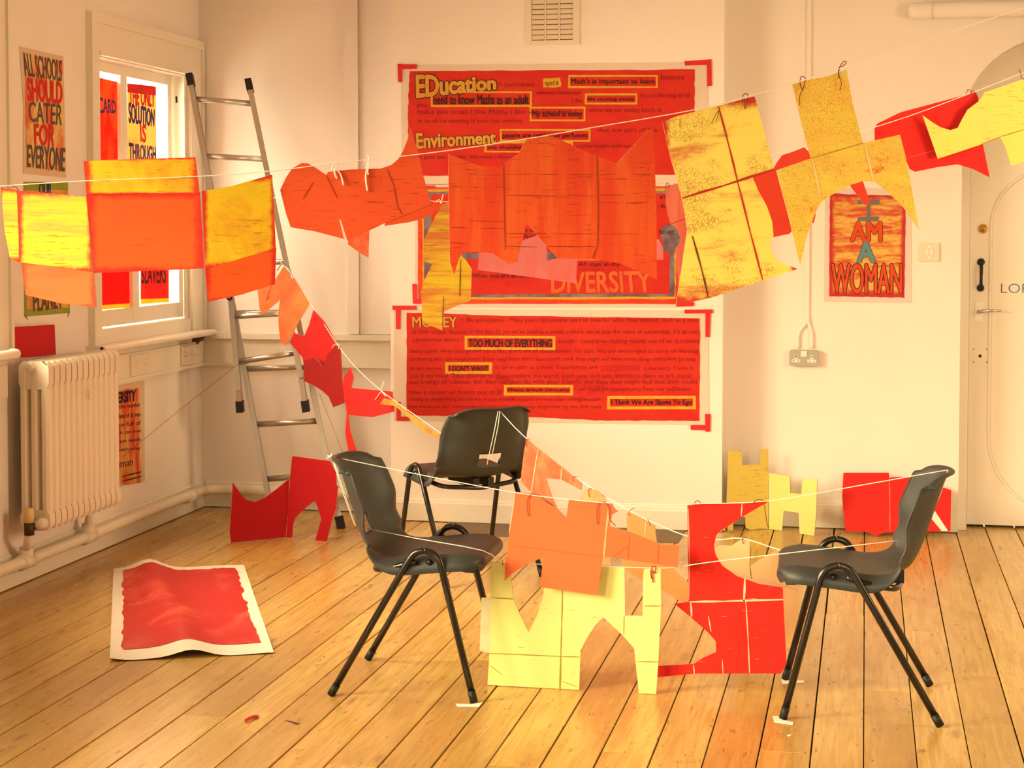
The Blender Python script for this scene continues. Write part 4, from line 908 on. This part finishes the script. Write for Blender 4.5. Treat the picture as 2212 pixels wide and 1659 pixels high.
# yellow over red, four panels
YR = paint('printed_yellow', (.92, .74, .15), (236, 136, 60), .40, (2.0, 9), .10, (226, 80, 40), .66, (2.4, 12), cells=150, cell_col=(190, 92, 36), border=(226, 62, 32), bw=.07)
T = cut('cardboard_cutout', 'large tilted pale yellow cutout with red rims and a pointed foot', 'cardboard', front(1431, 1723), [(1431, 264), (1462, 251), (1551, 229), (1630, 208), (1649, 275), (1672, 366), (1626, 381), (1639, 415), (1656, 444), (1668, 478), (1671, 509), (1664, 530), (1668, 548), (1679, 564), (1723, 581), (1653, 604), (1534, 644), (1495, 652), (1460, 661), (1471, 590), (1485, 495), (1474, 429), (1450, 345)], YR, group=GR)
crease(T, [(1552, 230), (1573, 310), (1593, 392), (1620, 500), (1647, 604)], DKRED, .006); crease(T, [(1474, 428), (1560, 402), (1672, 366)], DKRED, .008); crease(T, [(1495, 509), (1515, 580), (1530, 643)], DKBR, .006)
tie(T, [(1602, 222), (1604, 206), (1614, 204), (1612, 226), (1608, 234), (1606, 210)]); tie(T, [(1536, 268), (1545, 248), (1552, 240), (1546, 264)], r=.0012); tie(T, [(1468, 274), (1468, 256)], r=.0012)
# rough cross with bubble print
YX = paint('bubble_yellow', (.92, .66, .10), (.90, .52, .09), .45, (3, 9), .2, (228, 74, 34), .585, (5, 7), cells=200, cell_k=.42, cell_gate=(.22, .46), cell_col=(168, 92, 26), border=(250, 216, 96), bw=.05)
T = cut('cardboard_cutout', 'yellow cross shaped cutout with bubble print and two long pointed legs', 'cardboard', front(1677, 1986), [(1712, 183), (1740, 174), (1790, 164), (1812, 156), (1829, 150), (1841, 220), (1864, 309), (1944, 291), (1955, 332), (1965, 384), (1986, 496), (1951, 447), (1920, 416), (1892, 393), (1864, 391), (1836, 400), (1797, 421), (1773, 437), (1759, 465), (1741, 517), (1729, 573), (1703, 465), (1677, 368), (1752, 342), (1734, 276)], YX, group=GR)
for q in ([(1755, 344), (1771, 424)], [(1869, 314), (1886, 391)]): crease(T, q, flat('pale_yellow_crease', (250, 220, 130)), .007)
crease(T, [(1752, 342), (1864, 309)], OLV, .003)
tie(T, [(1726, 228), (1727, 205), (1734, 192), (1738, 170), (1730, 166), (1727, 180), (1733, 196)]); tie(T, [(1813, 195), (1816, 180), (1811, 160), (1814, 143), (1822, 133), (1827, 135), (1820, 143), (1811, 147), (1810, 170)])
# rear line
rear = lambda a, b, d=6.30: hang(a, d, b, d)
T = cut('cardboard_cutout', 'narrow yellow striped cutout hanging left of the big orange one', 'cardboard', rear(905, 1020, 6.294), [(955, 442), (972, 437), (990, 440), (990, 540), (995, 549), (1008, 564), (1019, 581), (1017, 649), (960, 672), (955, 713), (912, 697), (910, 629), (917, 606), (924, 589), (934, 571), (914, 563), (917, 513), (926, 497), (940, 467)], paint('striped_yellow', (250, 204, 40), (232, 130, 54), .5, (1.6, 15), .12, (220, 150, 40), .62, (30, 8), ink=(150, 96, 20)), group=G2)
crease(T, [(995, 560), (993, 640)], DKBR, .004); crease(T, [(958, 640), (956, 705)], DKBR, .003); tie(T, [(942, 434), (950, 432), (953, 440), (956, 424), (958, 420)], M_WTIE, .0018)
PK = paint('pink_wash', (250, 118, 92), (248, 134, 112), .5, (8, 3), .15, (240, 96, 66), .62, (9, 5))
cut('cardboard_cutout', 'pink cutout showing below and through the notch of the big orange one', 'cardboard', rear(1032, 1247, 6.294), [(1042, 425), (1090, 425), (1096, 558), (1118, 566), (1126, 521), (1163, 507), (1181, 526), (1181, 563), (1212, 556), (1215, 522), (1424, 517), (1432, 535), (1433, 561), (1247, 563), (1244, 612), (1032, 583), (1035, 540)], PK, group=G2)
T = cut('cardboard_cutout', 'small pink cutout hooked beside the tilted yellow one', 'cardboard', rear(1438, 1500, 6.294), [(1440, 401), (1463, 397), (1500, 430), (1502, 560), (1466, 598), (1458, 541), (1472, 518), (1461, 492), (1449, 484), (1443, 464), (1438, 430)], paint('pink_stripe', (246, 128, 84), (240, 104, 66), .5, (22, 2)), group=G2)
crease(T, [(1449, 484), (1487, 470)], DKRED, .003); tie(T, [(1436, 414), (1439, 398), (1445, 396), (1444, 404)])
cut('cardboard_cutout', 'flat red cutout behind the yellow cross with one leg showing through its arch', 'cardboard', rear(1622, 1880, 6.294), [(1622, 385), (1672, 362), (1679, 350), (1690, 335), (1712, 328), (1737, 318), (1765, 345), (1850, 360), (1864, 391), (1880, 440), (1868, 443), (1834, 398), (1790, 414), (1764, 440), (1761, 470), (1757, 483), (1744, 470), (1740, 460), (1706, 505), (1668, 513), (1668, 480), (1656, 444), (1640, 415)], paint('rear_red', (234, 66, 34), (226, 56, 30), .4, (4, 8), .2), group=G2)
T = cut('cardboard_cutout', 'bright red fish shaped cutout near the top right', 'cardboard', rear(1889, 2138, 6.294), [(1889, 279), (1895, 267), (1932, 249), (1947, 242), (2108, 199), (2114, 212), (2110, 260), (2123, 310), (2138, 383), (2102, 365), (2069, 355), (2026, 361), (1977, 371), (1965, 365), (1950, 330), (1890, 310)], paint('fish_red', (240, 40, 26), (230, 32, 24), .45, (6, 3), .15, (246, 78, 50), .70, (12, 5)), group=G2)
crease(T, [(1955, 342), (2040, 320)], flat('scratch_red', (250, 90, 60)), .003); tie(T, [(2086, 204), (2090, 194), (2097, 198), (2096, 206), (2100, 196), (2104, 200)])
T = cut('cardboard_cutout', 'pale lemon cutout running out of the picture at the right edge', 'cardboard', rear(1993, 2290, 6.272), [(1993, 249), (2014, 264), (2032, 275), (2053, 281), (2069, 276), (2078, 258), (2090, 237), (2114, 219), (2126, 200), (2160, 188), (2212, 170), (2300, 150), (2300, 265), (2240, 275), (2262, 335), (2184, 358), (2172, 319), (2160, 296), (2117, 313), (2026, 343)], paint('lemon', (252, 226, 90), (250, 218, 96), .4, (10, 2), .2, (214, 180, 60), .70, (26, 5), ink=(170, 140, 30)), group=G2)
crease(T, [(2117, 313), (2160, 296), (2212, 280)], OLV, .004); tie(T, [(2200, 150), (2204, 158), (2206, 168), (2212, 172)])
# line running down from the ladder
T = cut('cardboard_cutout', 'orange forked cutout hanging from the ladder beside the box', 'cardboard', hang(556, 8.30, 670, 8.16), [(612, 576), (628, 594), (654, 629), (670, 655), (646, 693), (628, 727), (616, 747), (606, 740), (602, 708), (601, 677), (605, 647), (580, 669), (569, 679), (561, 669), (556, 626), (588, 613), (604, 589)], paint('fork_orange_glow', (242, 104, 44), (248, 150, 62), .42, (5, 4), .25), group=G4)  # yellower mottling in the colour stands in for light glowing on the board
crease(T, [(588, 613), (575, 650), (582, 640)], DKRED, .003); tie(T, [(600, 584), (606, 574), (612, 570), (622, 578), (630, 592), (634, 604)], M_CHROME, .004)
cut('cardboard_cutout', 'red leaf shaped cutout hanging below the forked orange one', 'cardboard', hang(626, 8.12, 727, 7.98), [(677, 669), (699, 693), (715, 719), (727, 743), (715, 765), (705, 800), (660, 800), (653, 772), (626, 740), (635, 719), (657, 726), (667, 703)], paint('leaf_red', (208, 28, 22), (200, 26, 22), .4, (3, 3), .2), group=G4)
T = cut('cardboard_cutout', 'dark red notched cutout overlapping the red leaf', 'cardboard', hang(655, 8.02, 745, 7.92), [(655, 780), (680, 773), (699, 793), (706, 767), (723, 748), (735, 746), (738, 788), (740, 825), (745, 870), (720, 880), (710, 857), (696, 844), (678, 833), (657, 823)], paint('notch_red', (162, 15, 15), (154, 14, 14), .4, (3, 3), .2), group=G4)
tie(T, [(718, 752), (724, 744), (734, 744), (732, 754)], M_STRING)
T = cut('cardboard_cutout', 'red cutout with a long thin tail at the end of the ladder line', 'cardboard', hang(740, 7.90, 852, 7.74), [(742, 815), (757, 793), (764, 815), (759, 838), (848, 846), (852, 889), (805, 901), (779, 899), (752, 896), (757, 931), (771, 976), (753, 976), (746, 937), (749, 891), (740, 836)], paint('tail_red', (212, 32, 24), (206, 28, 22), .4, (3, 3), .2), group=G4)
crease(T, [(755, 879), (800, 886), (852, 884)], DKRED, .002); tie(T, [(811, 864), (820, 852), (826, 846), (836, 856), (826, 846), (827, 836), (831, 824)], M_STRING, .0016)
cut('cardboard_strip', 'thin orange strip seen edge on between the ladder line and the rear chair', 'cardboard', hang(821, 7.72, 965, 7.42), [(829, 861), (850, 865), (885, 893), (925, 925), (964, 946), (964, 953), (917, 933), (872, 893), (853, 877), (821, 873)], paint('strip_orange', (226, 110, 34), (214, 142, 40), .5, (14, 14), .1), group=G4)
# between the chairs
Yp = lambda Y: Plane((0, Y, 0), (0, -1, 0))
T = cut('cardboard_cutout', 'orange dinosaur like cutout with square body and stepped tail tied to the chair line', 'cardboard', Yp(5.385), [(1112, 1063), (1150, 1066), (1190, 1085), (1205, 1105), (1223, 1120), (1229, 1079), (1322, 1088), (1326, 1096), (1335, 1105), (1322, 1112), (1317, 1137), (1355, 1147), (1415, 1171), (1425, 1176), (1468, 1177), (1464, 1226), (1420, 1219), (1358, 1210), (1324, 1204), (1302, 1204), (1290, 1285), (1166, 1268), (1174, 1204), (1141, 1217), (1107, 1238), (1090, 1255), (1092, 1209), (1097, 1176)], paint('dino_orange', (250, 116, 52), (248, 110, 50), .4, (2, 2), .2, (246, 98, 44), .64, (3, 3)), group=G3)
for q, w in (([(1097, 1178), (1200, 1190), (1302, 1204)], .003), ([(1360, 1151), (1356, 1208)], .002), ([(1423, 1177), (1421, 1219)], .002), ([(1324, 1204), (1358, 1176)], .0015)): crease(T, q, flat('soft_orange_crease', (224, 100, 44)), w)
crease(T, [(1316, 1090), (1309, 1150), (1304, 1204)], flat('pale_orange_crease', (254, 176, 104)), .008); crease(T, [(1113, 1066), (1100, 1150)], PALE, .004)
tie(T, [(1142, 1114), (1139, 1090), (1142, 1074), (1152, 1066), (1166, 1070), (1182, 1084), (1196, 1092)]); tie(T, [(1291, 1132), (1290, 1104), (1294, 1086), (1304, 1084), (1314, 1092), (1318, 1120), (1330, 1135)])
T = cut('cardboard_cutout', 'washy orange cutout with torn edge hanging from the rear chair', 'cardboard', hang(1126, 7.02, 1256, 6.68), [(1138, 949), (1165, 971), (1213, 1009), (1256, 1043), (1255, 1059), (1213, 1036), (1179, 1033), (1189, 1065), (1203, 1098), (1223, 1118), (1180, 1118), (1148, 1064), (1126, 1041), (1126, 1021), (1133, 968)], paint('washy_orange', (240, 92, 46), (248, 140, 78), .42, (7, 7), .25, (236, 78, 36), .6, (6, 6)), group=G3)
crease(T, [(1162, 970), (1148, 1062)], PALE, .006); crease(T, [(1213, 1012), (1212, 1036)], PALE, .006); tie(T, [(1139, 966), (1138, 950), (1146, 948)]); tie(T, [(1240, 1042), (1239, 1030), (1248, 1030)])
T = cut('cardboard_cutout', 'small pale orange cutout with rounded top behind the dinosaur', 'cardboard', hang(1254, 6.66, 1319, 6.50), [(1254, 1074), (1261, 1060), (1273, 1055), (1288, 1059), (1304, 1074), (1315, 1100), (1319, 1221), (1301, 1221), (1260, 1150)], paint('pale_wash', (248, 138, 70), (250, 168, 100), .45, (7, 7), .25), group=G3)
tie(T, [(1275, 1074), (1274, 1058), (1280, 1054)])
T = cut('cardboard_cutout', 'pale orange cutout hanging behind the dinosaur tail, left of the red one', 'cardboard', hang(1343, 6.44, 1492, 6.08), [(1353, 1108), (1367, 1110), (1396, 1125), (1413, 1135), (1418, 1175), (1452, 1229), (1478, 1253), (1490, 1260), (1492, 1300), (1476, 1302), (1442, 1282), (1389, 1255), (1348, 1230), (1343, 1210), (1355, 1150)], paint('peach_wash', (252, 142, 66), (252, 130, 58), .42, (5, 5), .25, (254, 172, 96), .64, (6, 6)), group=G3)
crease(T, [(1395, 1128), (1393, 1160)], PALE, .005); tie(T, [(1361, 1114), (1362, 1104), (1372, 1097)]); tie(T, [(1406, 1136), (1404, 1124), (1400, 1122)])
YC = paint('castle_yellow', (253, 236, 116), (252, 232, 126), .4, (3, 3), .25, (232, 204, 90), .64, (16, 16), ink=(170, 146, 56), ink_amt=.64)
T = cut('cardboard_cutout', 'pale yellow castle shaped cutout with an arch, hanging low between the chairs', 'cardboard', Yp(5.42), [(1062, 1214), (1090, 1217), (1103, 1242), (1110, 1294), (1121, 1323), (1142, 1365), (1160, 1330), (1173, 1287), (1180, 1225), (1303, 1222), (1349, 1226), (1350, 1330), (1388, 1330), (1389, 1252), (1391, 1229), (1427, 1227), (1428, 1310), (1422, 1431), (1417, 1510), (1380, 1507), (1373, 1431), (1370, 1401), (1345, 1372), (1303, 1333), (1287, 1349), (1267, 1379), (1254, 1405), (1251, 1501), (1212, 1499), (1053, 1491), (1057, 1414), (1061, 1291)], YC, group=G3)
for q, w in (([(1061, 1291), (1109, 1294)], .004), ([(1056, 1411), (1211, 1418), (1252, 1419)], .0035), ([(1215, 1274), (1213, 1350), (1211, 1418)], .004), ([(1211, 1419), (1209, 1498)], .006), ([(1391, 1309), (1427, 1309)], .004), ([(1376, 1429), (1422, 1430)], .004), ([(1348, 1330), (1347, 1370)], .003), ([(1055, 1436), (1086, 1458)], .002), ([(1214, 1472), (1248, 1484)], .002)): crease(T, q, OLV, w)
layer(T, 'side_flap', [(1040, 1291), (1061, 1291), (1057, 1411), (1036, 1406)], paint('flap_pale', (236, 212, 128), (244, 226, 150), .5, (9, 9)), -.003, .003)
tie(T, [(1078, 1215), (1086, 1210), (1086, 1220)]); tie(T, [(1408, 1250), (1406, 1236), (1410, 1224), (1417, 1224), (1414, 1238), (1408, 1232), (1411, 1258)], flat('red_tie', (196, 60, 30)), .0018)
T = cut('cardboard_cutout', 'bright red cutout with a round bite and a beak foot beside the right chair', 'cardboard', Yp(5.475), [(1485, 1092), (1505, 1089), (1603, 1086), (1663, 1082), (1606, 1115), (1570, 1138), (1555, 1148), (1547, 1157), (1542, 1180), (1546, 1199), (1560, 1222), (1593, 1245), (1638, 1261), (1691, 1269), (1692, 1294), (1699, 1434), (1687, 1455), (1502, 1455), (1420, 1463), (1417, 1439), (1498, 1434), (1518, 1421), (1547, 1408), (1546, 1385), (1528, 1365), (1492, 1333), (1456, 1304), (1487, 1300)], paint('bite_red', (242, 38, 20), (238, 32, 18), .4, (3, 3), .2, (250, 150, 84), .74, (14, 34), ink=(252, 140, 90), ink_amt=.63), group=G3)
for q, w in (([(1489, 1300), (1560, 1299), (1692, 1295)], .007), ([(1609, 1249), (1607, 1298)], .008), ([(1611, 1300), (1616, 1380), (1619, 1453)], .004), ([(1603, 1087), (1601, 1115)], .004), ([(1498, 1436), (1500, 1456)], .004), ([(1487, 1098), (1489, 1200), (1488, 1296)], .0025), ([(1492, 1302), (1494, 1332)], .007), ([(1530, 1330), (1536, 1364)], .004), ([(1560, 1424), (1562, 1455)], .003)): crease(T, q, PALE, w)
tie(T, [(1498, 1092), (1503, 1083), (1510, 1082), (1516, 1090)]); tie(T, [(1625, 1088), (1636, 1079), (1648, 1082), (1654, 1110), (1658, 1138)])
T = cut('cardboard_cutout', 'plain peach cutout with two peaks behind the red one and the right chair', 'cardboard', hang(1544, 5.86, 1726, 5.80), [(1544, 1182), (1556, 1178), (1580, 1179), (1599, 1166), (1619, 1168), (1620, 1223), (1644, 1207), (1685, 1186), (1708, 1234), (1724, 1269), (1726, 1285), (1724, 1336), (1708, 1400), (1600, 1400), (1570, 1240), (1544, 1200)], paint('peach', (.92, .62, .32), (.92, .58, .29), .4, (3, 3), .2), group=G3)
crease(T, [(1570, 1230), (1725, 1273)], flat('pale_peach', (254, 214, 150)), .006); crease(T, [(1622, 1180), (1620, 1223), (1623, 1250)], DKBR, .0025); tie(T, [(1606, 1174), (1604, 1164), (1609, 1160)], r=.0016)
# standing and leaning ones by the walls
T = folded('cardboard_cutout', 'yellow castle like cutout folded once, standing in the alcove corner', 'cardboard', on_floor(1660, 1143), 'cutouts standing by the walls')
YU = paint('alcove_yellow_shaded', (242, 206, 78), (244, 212, 88), .4, (3, 3), .2, (190, 152, 54), .68, (8, 8), ink=(150, 120, 40)); YU2 = paint('alcove_yellow_lit', (250, 228, 112), (248, 224, 104), .4, (3, 3), .2, (200, 180, 90), .70, (9, 9))  # shade of the fold put into the colour: darker panel, paler lit panel
pa, pf, pb = on_floor(1571, 1148), on_floor(1660, 1143), on_floor(1763, 1159)
panel(T, 'panel', upright(pa, pf), [(1573, 973), (1602, 973), (1604, 1005), (1642, 1003), (1643, 970), (1660, 970), (1660, 1020), (1659, 1143), (1640, 1142), (1622, 1145), (1611, 1140), (1610, 1117), (1584, 1117), (1584, 1147), (1572, 1147), (1570, 1080), (1572, 1026)], YU)
panel(T, 'panel', upright(pf, pb), [(1661, 1021), (1706, 1029), (1707, 1065), (1731, 1067), (1733, 1035), (1765, 1035), (1763, 1105), (1759, 1158), (1727, 1155), (1725, 1108), (1693, 1103), (1689, 1147), (1661, 1143)], YU2)
Pv = Plane((0, 8.43, 0), (0, -.30, .15), (1, 0, 0))
T = cut('cardboard_cutout', 'red cutout leaning on the alcove wall behind the right chair', 'cardboard', Pv, [(1822, 1021), (1920, 1021), (1921, 1032), (1944, 1030), (1974, 1032), (2026, 1049), (2055, 1059), (2053, 1147), (1911, 1150), (1892, 1158), (1874, 1148), (1826, 1148), (1819, 1071)], paint('lean_red', (236, 40, 26), (228, 34, 24), .45, (5, 5), .2, (244, 90, 50), .70, (12, 7)), group='cutouts standing by the walls')
crease(T, [(1921, 1034), (1922, 1090), (1922, 1148)], flat('orange_crease', (244, 110, 56)), .007); crease(T, [(1820, 1071), (1921, 1071)], DKRED, .003); layer(T, 'white_flap', [(2005, 1112), (2016, 1099), (2048, 1147), (2034, 1147)], M_PAPER, .0005, .001)
T = folded('cardboard_cutout', 'deep red cutout folded once, standing on the floor below the ladder', 'cardboard', on_floor(617, 1161), 'cutouts standing by the walls')
RW = paint('floor_deep_red', (206, 22, 24), (198, 20, 22), .4, (3, 3), .2)
pa, pf, pb = on_floor(498, 1173), on_floor(617, 1161), on_floor(706, 1170)
panel(T, 'panel', upright(pa, pf), [(503, 1042), (520, 1067), (531, 1079), (551, 1084), (573, 1074), (599, 1055), (625, 1034), (623, 1099), (617, 1161), (499, 1173), (496, 1148)], RW)
panel(T, 'panel', upright(pf, pb), [(631, 985), (713, 996), (726, 1021), (727, 1048), (730, 1051), (726, 1097), (717, 1123), (706, 1170), (681, 1167), (694, 1122), (688, 1102), (680, 1081), (656, 1100), (638, 1119), (633, 1134), (631, 1161), (618, 1162), (623, 1099), (626, 1035)], RW)

# ------------------------------------------------------------------ painting drying on the floor
def floor_painting():
    c = [on_floor(245, 1230), on_floor(527, 1222), on_floor(592, 1412), on_floor(237, 1430)]; o = sum(c, Vector()) / 4
    N = 22; vs = []; fs = []
    def P(s, t):
        q = (c[0] * (1 - s) + c[1] * s) * (1 - t) + (c[3] * (1 - s) + c[2] * s) * t
        ridge = math.exp(-((s - (.27 + .23 * t)) / .13) ** 2) * (.026 if t > .5 else .026 + .012 * (1 - 2 * t)); curl = .012 * max(0, (t - .88) / .12) * max(0, (.12 - s) / .12)
        return q - o + Vector((0, 0, .003 + ridge + curl + .002 * sin(9 * s + 5 * t)))
    for i in range(N + 1):
        for j in range(N + 1): vs.append(P(j / N, i / N))
    fs = [(i * (N + 1) + j, (i + 1) * (N + 1) + j, (i + 1) * (N + 1) + j + 1, i * (N + 1) + j + 1) for i in range(N) for j in range(N)]
    ob = link('floor_painting', mesh('floor_painting', vs, fs, M_PAPER, smooth=True), loc=o, label='creased white paper with a red painted field lying on the floor by the radiator', cat='painting')
    n = NT('wet_red_paint'); a = n.noise(n.coords((5, 3.4, 1)), 1.0, 5, .6, .4); b = n.noise(n.coords((16, 9, 1)), 1, 6, .7)
    col = n.mix(n.step(a, .48, .72), alb(214, 24, 18), alb(244, 92, 58)); col = n.mix(n.math('MULTIPLY', n.step(b, .56, .66), .5), col, alb(214, 24, 20)); m = n.out(col, .5, bump=b, bs=.08)
    R = random.Random(3); vs2 = []; K = 26
    jl = [R.uniform(-.012, .012) for _ in range(K + 1)]; jr = [R.uniform(-.016, .016) for _ in range(K + 1)]; jt = [R.uniform(-.006, .006) for _ in range(K + 1)]
    for i in range(K + 1):
        for j in range(K + 1):
            s = .075 + jl[i] * (j < 1) + (.925 + jr[i] * (j == K) - .075) * j / K; t = .045 + jt[j] * (i == 0) + (.905 - .045) * i / K
            vs2.append(P(s, t) + Vector((0, 0, .0016)))
    fs2 = [(i * (K + 1) + j, (i + 1) * (K + 1) + j, (i + 1) * (K + 1) + j + 1, i * (K + 1) + j + 1) for i in range(K) for j in range(K)]
    link('painted_field', mesh('painted_field', vs2, fs2, m, smooth=True), ob)
floor_painting()
# ------------------------------------------------------------------ small things on the floor
def scrap(name, label, px, mat, cat, group=None, z=.0008, t=.0008):
    ws = [on_floor(x, y) for x, y in px]; o = sum(ws, Vector()) / len(ws); mb = MB(); k = len(ws)
    mb.add([w - o + Vector((0, 0, z + t)) for w in ws] + [w - o + Vector((0, 0, z)) for w in ws], [tuple(range(k - 1, -1, -1)) if True else None] + [(i, (i + 1) % k, k + (i + 1) % k, k + i) for i in range(k)])
    ob = mb.build(name, mat, None, loc=o, label=label, cat=cat, group=group)
    bm = bmesh.new(); bm.from_mesh(ob.data); bmesh.ops.recalc_face_normals(bm, faces=bm.faces); bm.to_mesh(ob.data); bm.free()
    if ob.data.polygons[0].normal.z < 0: ob.data.flip_normals()
scrap('tape_piece', 'white tape under the near front foot of the right chair', [(1669, 1547), (1688, 1549), (1690, 1556), (1714, 1561), (1712, 1567), (1672, 1561)], M_WTAPE, 'tape', 'white tape pieces on the floor')
scrap('tape_piece', 'white tape under the far front foot of the right chair', [(1687, 1468), (1738, 1470), (1736, 1476), (1690, 1478)], M_WTAPE, 'tape', 'white tape pieces on the floor')
scrap('tape_piece', 'white tape under the front foot of the left chair', [(984, 1521), (1018, 1522), (1044, 1517), (1034, 1528), (988, 1527)], M_WTAPE, 'tape', 'white tape pieces on the floor')
scrap('paint_chip', 'tiny white chip on the planks in front of the right chair', [(1700, 1588), (1709, 1588), (1708, 1591), (1701, 1592)], M_WTAPE, 'chip')
scrap('paint_stain', 'dark brown stain on the planks in front of the left chair', [(613, 1556), (628, 1558), (650, 1564), (640, 1566), (628, 1561)], flat('stain_brown', (96, 60, 40), .6), 'stain', t=.0002)
a, b = on_floor(529, 1558), on_floor(557, 1552); mb = MB(); oo = (a + b) / 2
mb.tube(curve([a - oo + Vector((0, 0, .003)), (a - b) * .2 + Vector((0, .02, .006)), (b - a) * .1 + Vector((0, -.01, .008)), b - oo + Vector((0, 0, .003))], 5), .003, 6); mb.tube(curve([a - oo + Vector((.01, -.02, .003)), Vector((0, 0, .009)), b - oo + Vector((-.004, .012, .004))], 5), .003, 6)
mb.build('string_scrap', flat('scrap_red', (230, 60, 40)), None, True, loc=oo, label='small red scrap of twisted string on the planks', cat='string')

# ------------------------------------------------------------------ lines
L1 = [(-40, 404), (0, 402), (180, 391), (430, 381), (600, 368), (725, 352), (900, 334), (1100, 306), (1300, 272), (1431, 250), (1550, 226), (1700, 184), (1830, 143), (1960, 98), (2090, 56), (2212, 16), (2300, -14)]
def to_walls(p):                                       # carry the line on to its fixings on the left and right walls
    a, b = p[0] + (p[0] - p[3]) * ((WX - p[0].x) / (p[0].x - p[3].x)), p[-1] + (p[-1] - p[-4]) * ((XR - p[-1].x) / (p[-1].x - p[-4].x))
    return [a] + p + [b]
string('line', 'white string crossing the room from the left edge up to the top right corner', to_walls(curve([at_z(x, y, z1(x)) for x, y in L1], 3)), .0015)
string('line', 'second white string hung behind with the red fish on it', curve([at_z(572, 428, 8.34), at_z(720, 424, 7.2)] + [at_z(x, y, 6.29) for x, y in ((860, 424), (930, 433), (960, 436), (1150, 428), (1440, 398), (1640, 342), (1905, 270), (2100, 200), (2212, 156), (2300, 120))], 4) + [Vector((XR, 7.4, 2.62))], .0016)
string('line', 'white string falling from the ladder to the rear chair', curve([at_z(x, y, z) for x, y, z in ((606, 566, 8.36), (640, 606, 8.22), (670, 655, 8.14), (700, 700, 8.02), (730, 746, 7.9), (770, 795, 7.82), (826, 846, 7.72), (890, 892, 7.56), (965, 944, 7.40), (1010, 968, 7.32))], 3), .0016)
mid_top = at_z(1078, 886, 7.17)
string('line', 'white string from the rear chair back down to the right chair seat', curve([at_z(x, y, z) for x, y, z in ((1078, 886, 7.16), (1138, 948, 7.0), (1256, 1040, 6.69), (1360, 1103, 6.42), (1410, 1128, 6.29), (1484, 1158, 6.1), (1550, 1166, 5.94), (1604, 1163, 5.84), (1684, 1188, 5.62), (1694, 1184, 5.6))], 3), .0020)
string('line', 'upper white string between the backs of the left and right chairs', curve([at_y(x, y, Y) for x, y, Y in ((716, 986, 5.43), (720, 987, 5.43), (910, 1026, 5.40), (1112, 1064, 5.382), (1230, 1079, 5.382), (1322, 1087, 5.382), (1440, 1090, 5.43), (1520, 1088, 5.47), (1663, 1082, 5.47), (1850, 1050, 5.46), (2030, 1018, 5.46), (2046, 1017, 5.46))], 3), .0016)
string('line', 'lower white string between the seats of the left and right chairs', curve([at_y(x, y, Y) for x, y, Y in ((793, 1142, 5.36), (900, 1163, 5.30), (1042, 1189, 5.27), (1086, 1214, 5.416), (1180, 1219, 5.417), (1310, 1224, 5.417), (1440, 1227, 5.417), (1500, 1219, 5.40), (1560, 1211, 5.38), (1700, 1195, 5.33), (1850, 1178, 5.33), (1946, 1167, 5.38))], 3), .0015)
string('red_thread', 'thin red thread from the ladder down to the radiator', [at_z(x, y, z) for x, y, z in ((540, 777, 8.17), (512, 788, 8.1), (400, 876, 7.85), (300, 958, 7.58), (264, 988, 7.69))], .0012, M_REDTHREAD, 'thread')
string('thread', 'thin brown thread hanging from the ladder behind the left chair', [at_z(x, y, z) for x, y, z in ((690, 850, 8.16), (745, 990, 8.0), (790, 1110, 7.9))], .0012, M_REDTHREAD, 'thread')
for lab, ps in (('white string looped down the back of the left chair', (((718, 986), (724, 1010), (745, 1075), (766, 1134)), 5.44)), ('second white string looped down the back of the left chair', (((719, 990), (735, 1035), (768, 1136)), 5.40))): string('tie_string', lab, [at_y(x, y, ps[1]) for x, y in ps[0]], .0017)
string('tie_string', 'knotted string ends on top of the left chair back', curve([at_y(x, y, 5.43) for x, y in ((706, 990), (714, 986), (717, 980), (716, 988), (719, 992))], 4), .0022)
string('tie_string', 'white string running down the back of the right chair', [at_y(x, y, 5.46) for x, y in ((2047, 1018), (2030, 1070), (1998, 1150))], .0017)
for i, (lab, ps) in enumerate((('left white string hanging down the back of the rear chair', ((1076, 888), (1068, 930), (1052, 1004))), ('right white string hanging down the back of the rear chair', ((1080, 888), (1076, 920), (1061, 994))))): string('tie_string', lab, [at_z(x, y, 7.06) for x, y in ps], .0017)
bpy.context.view_layer.update()
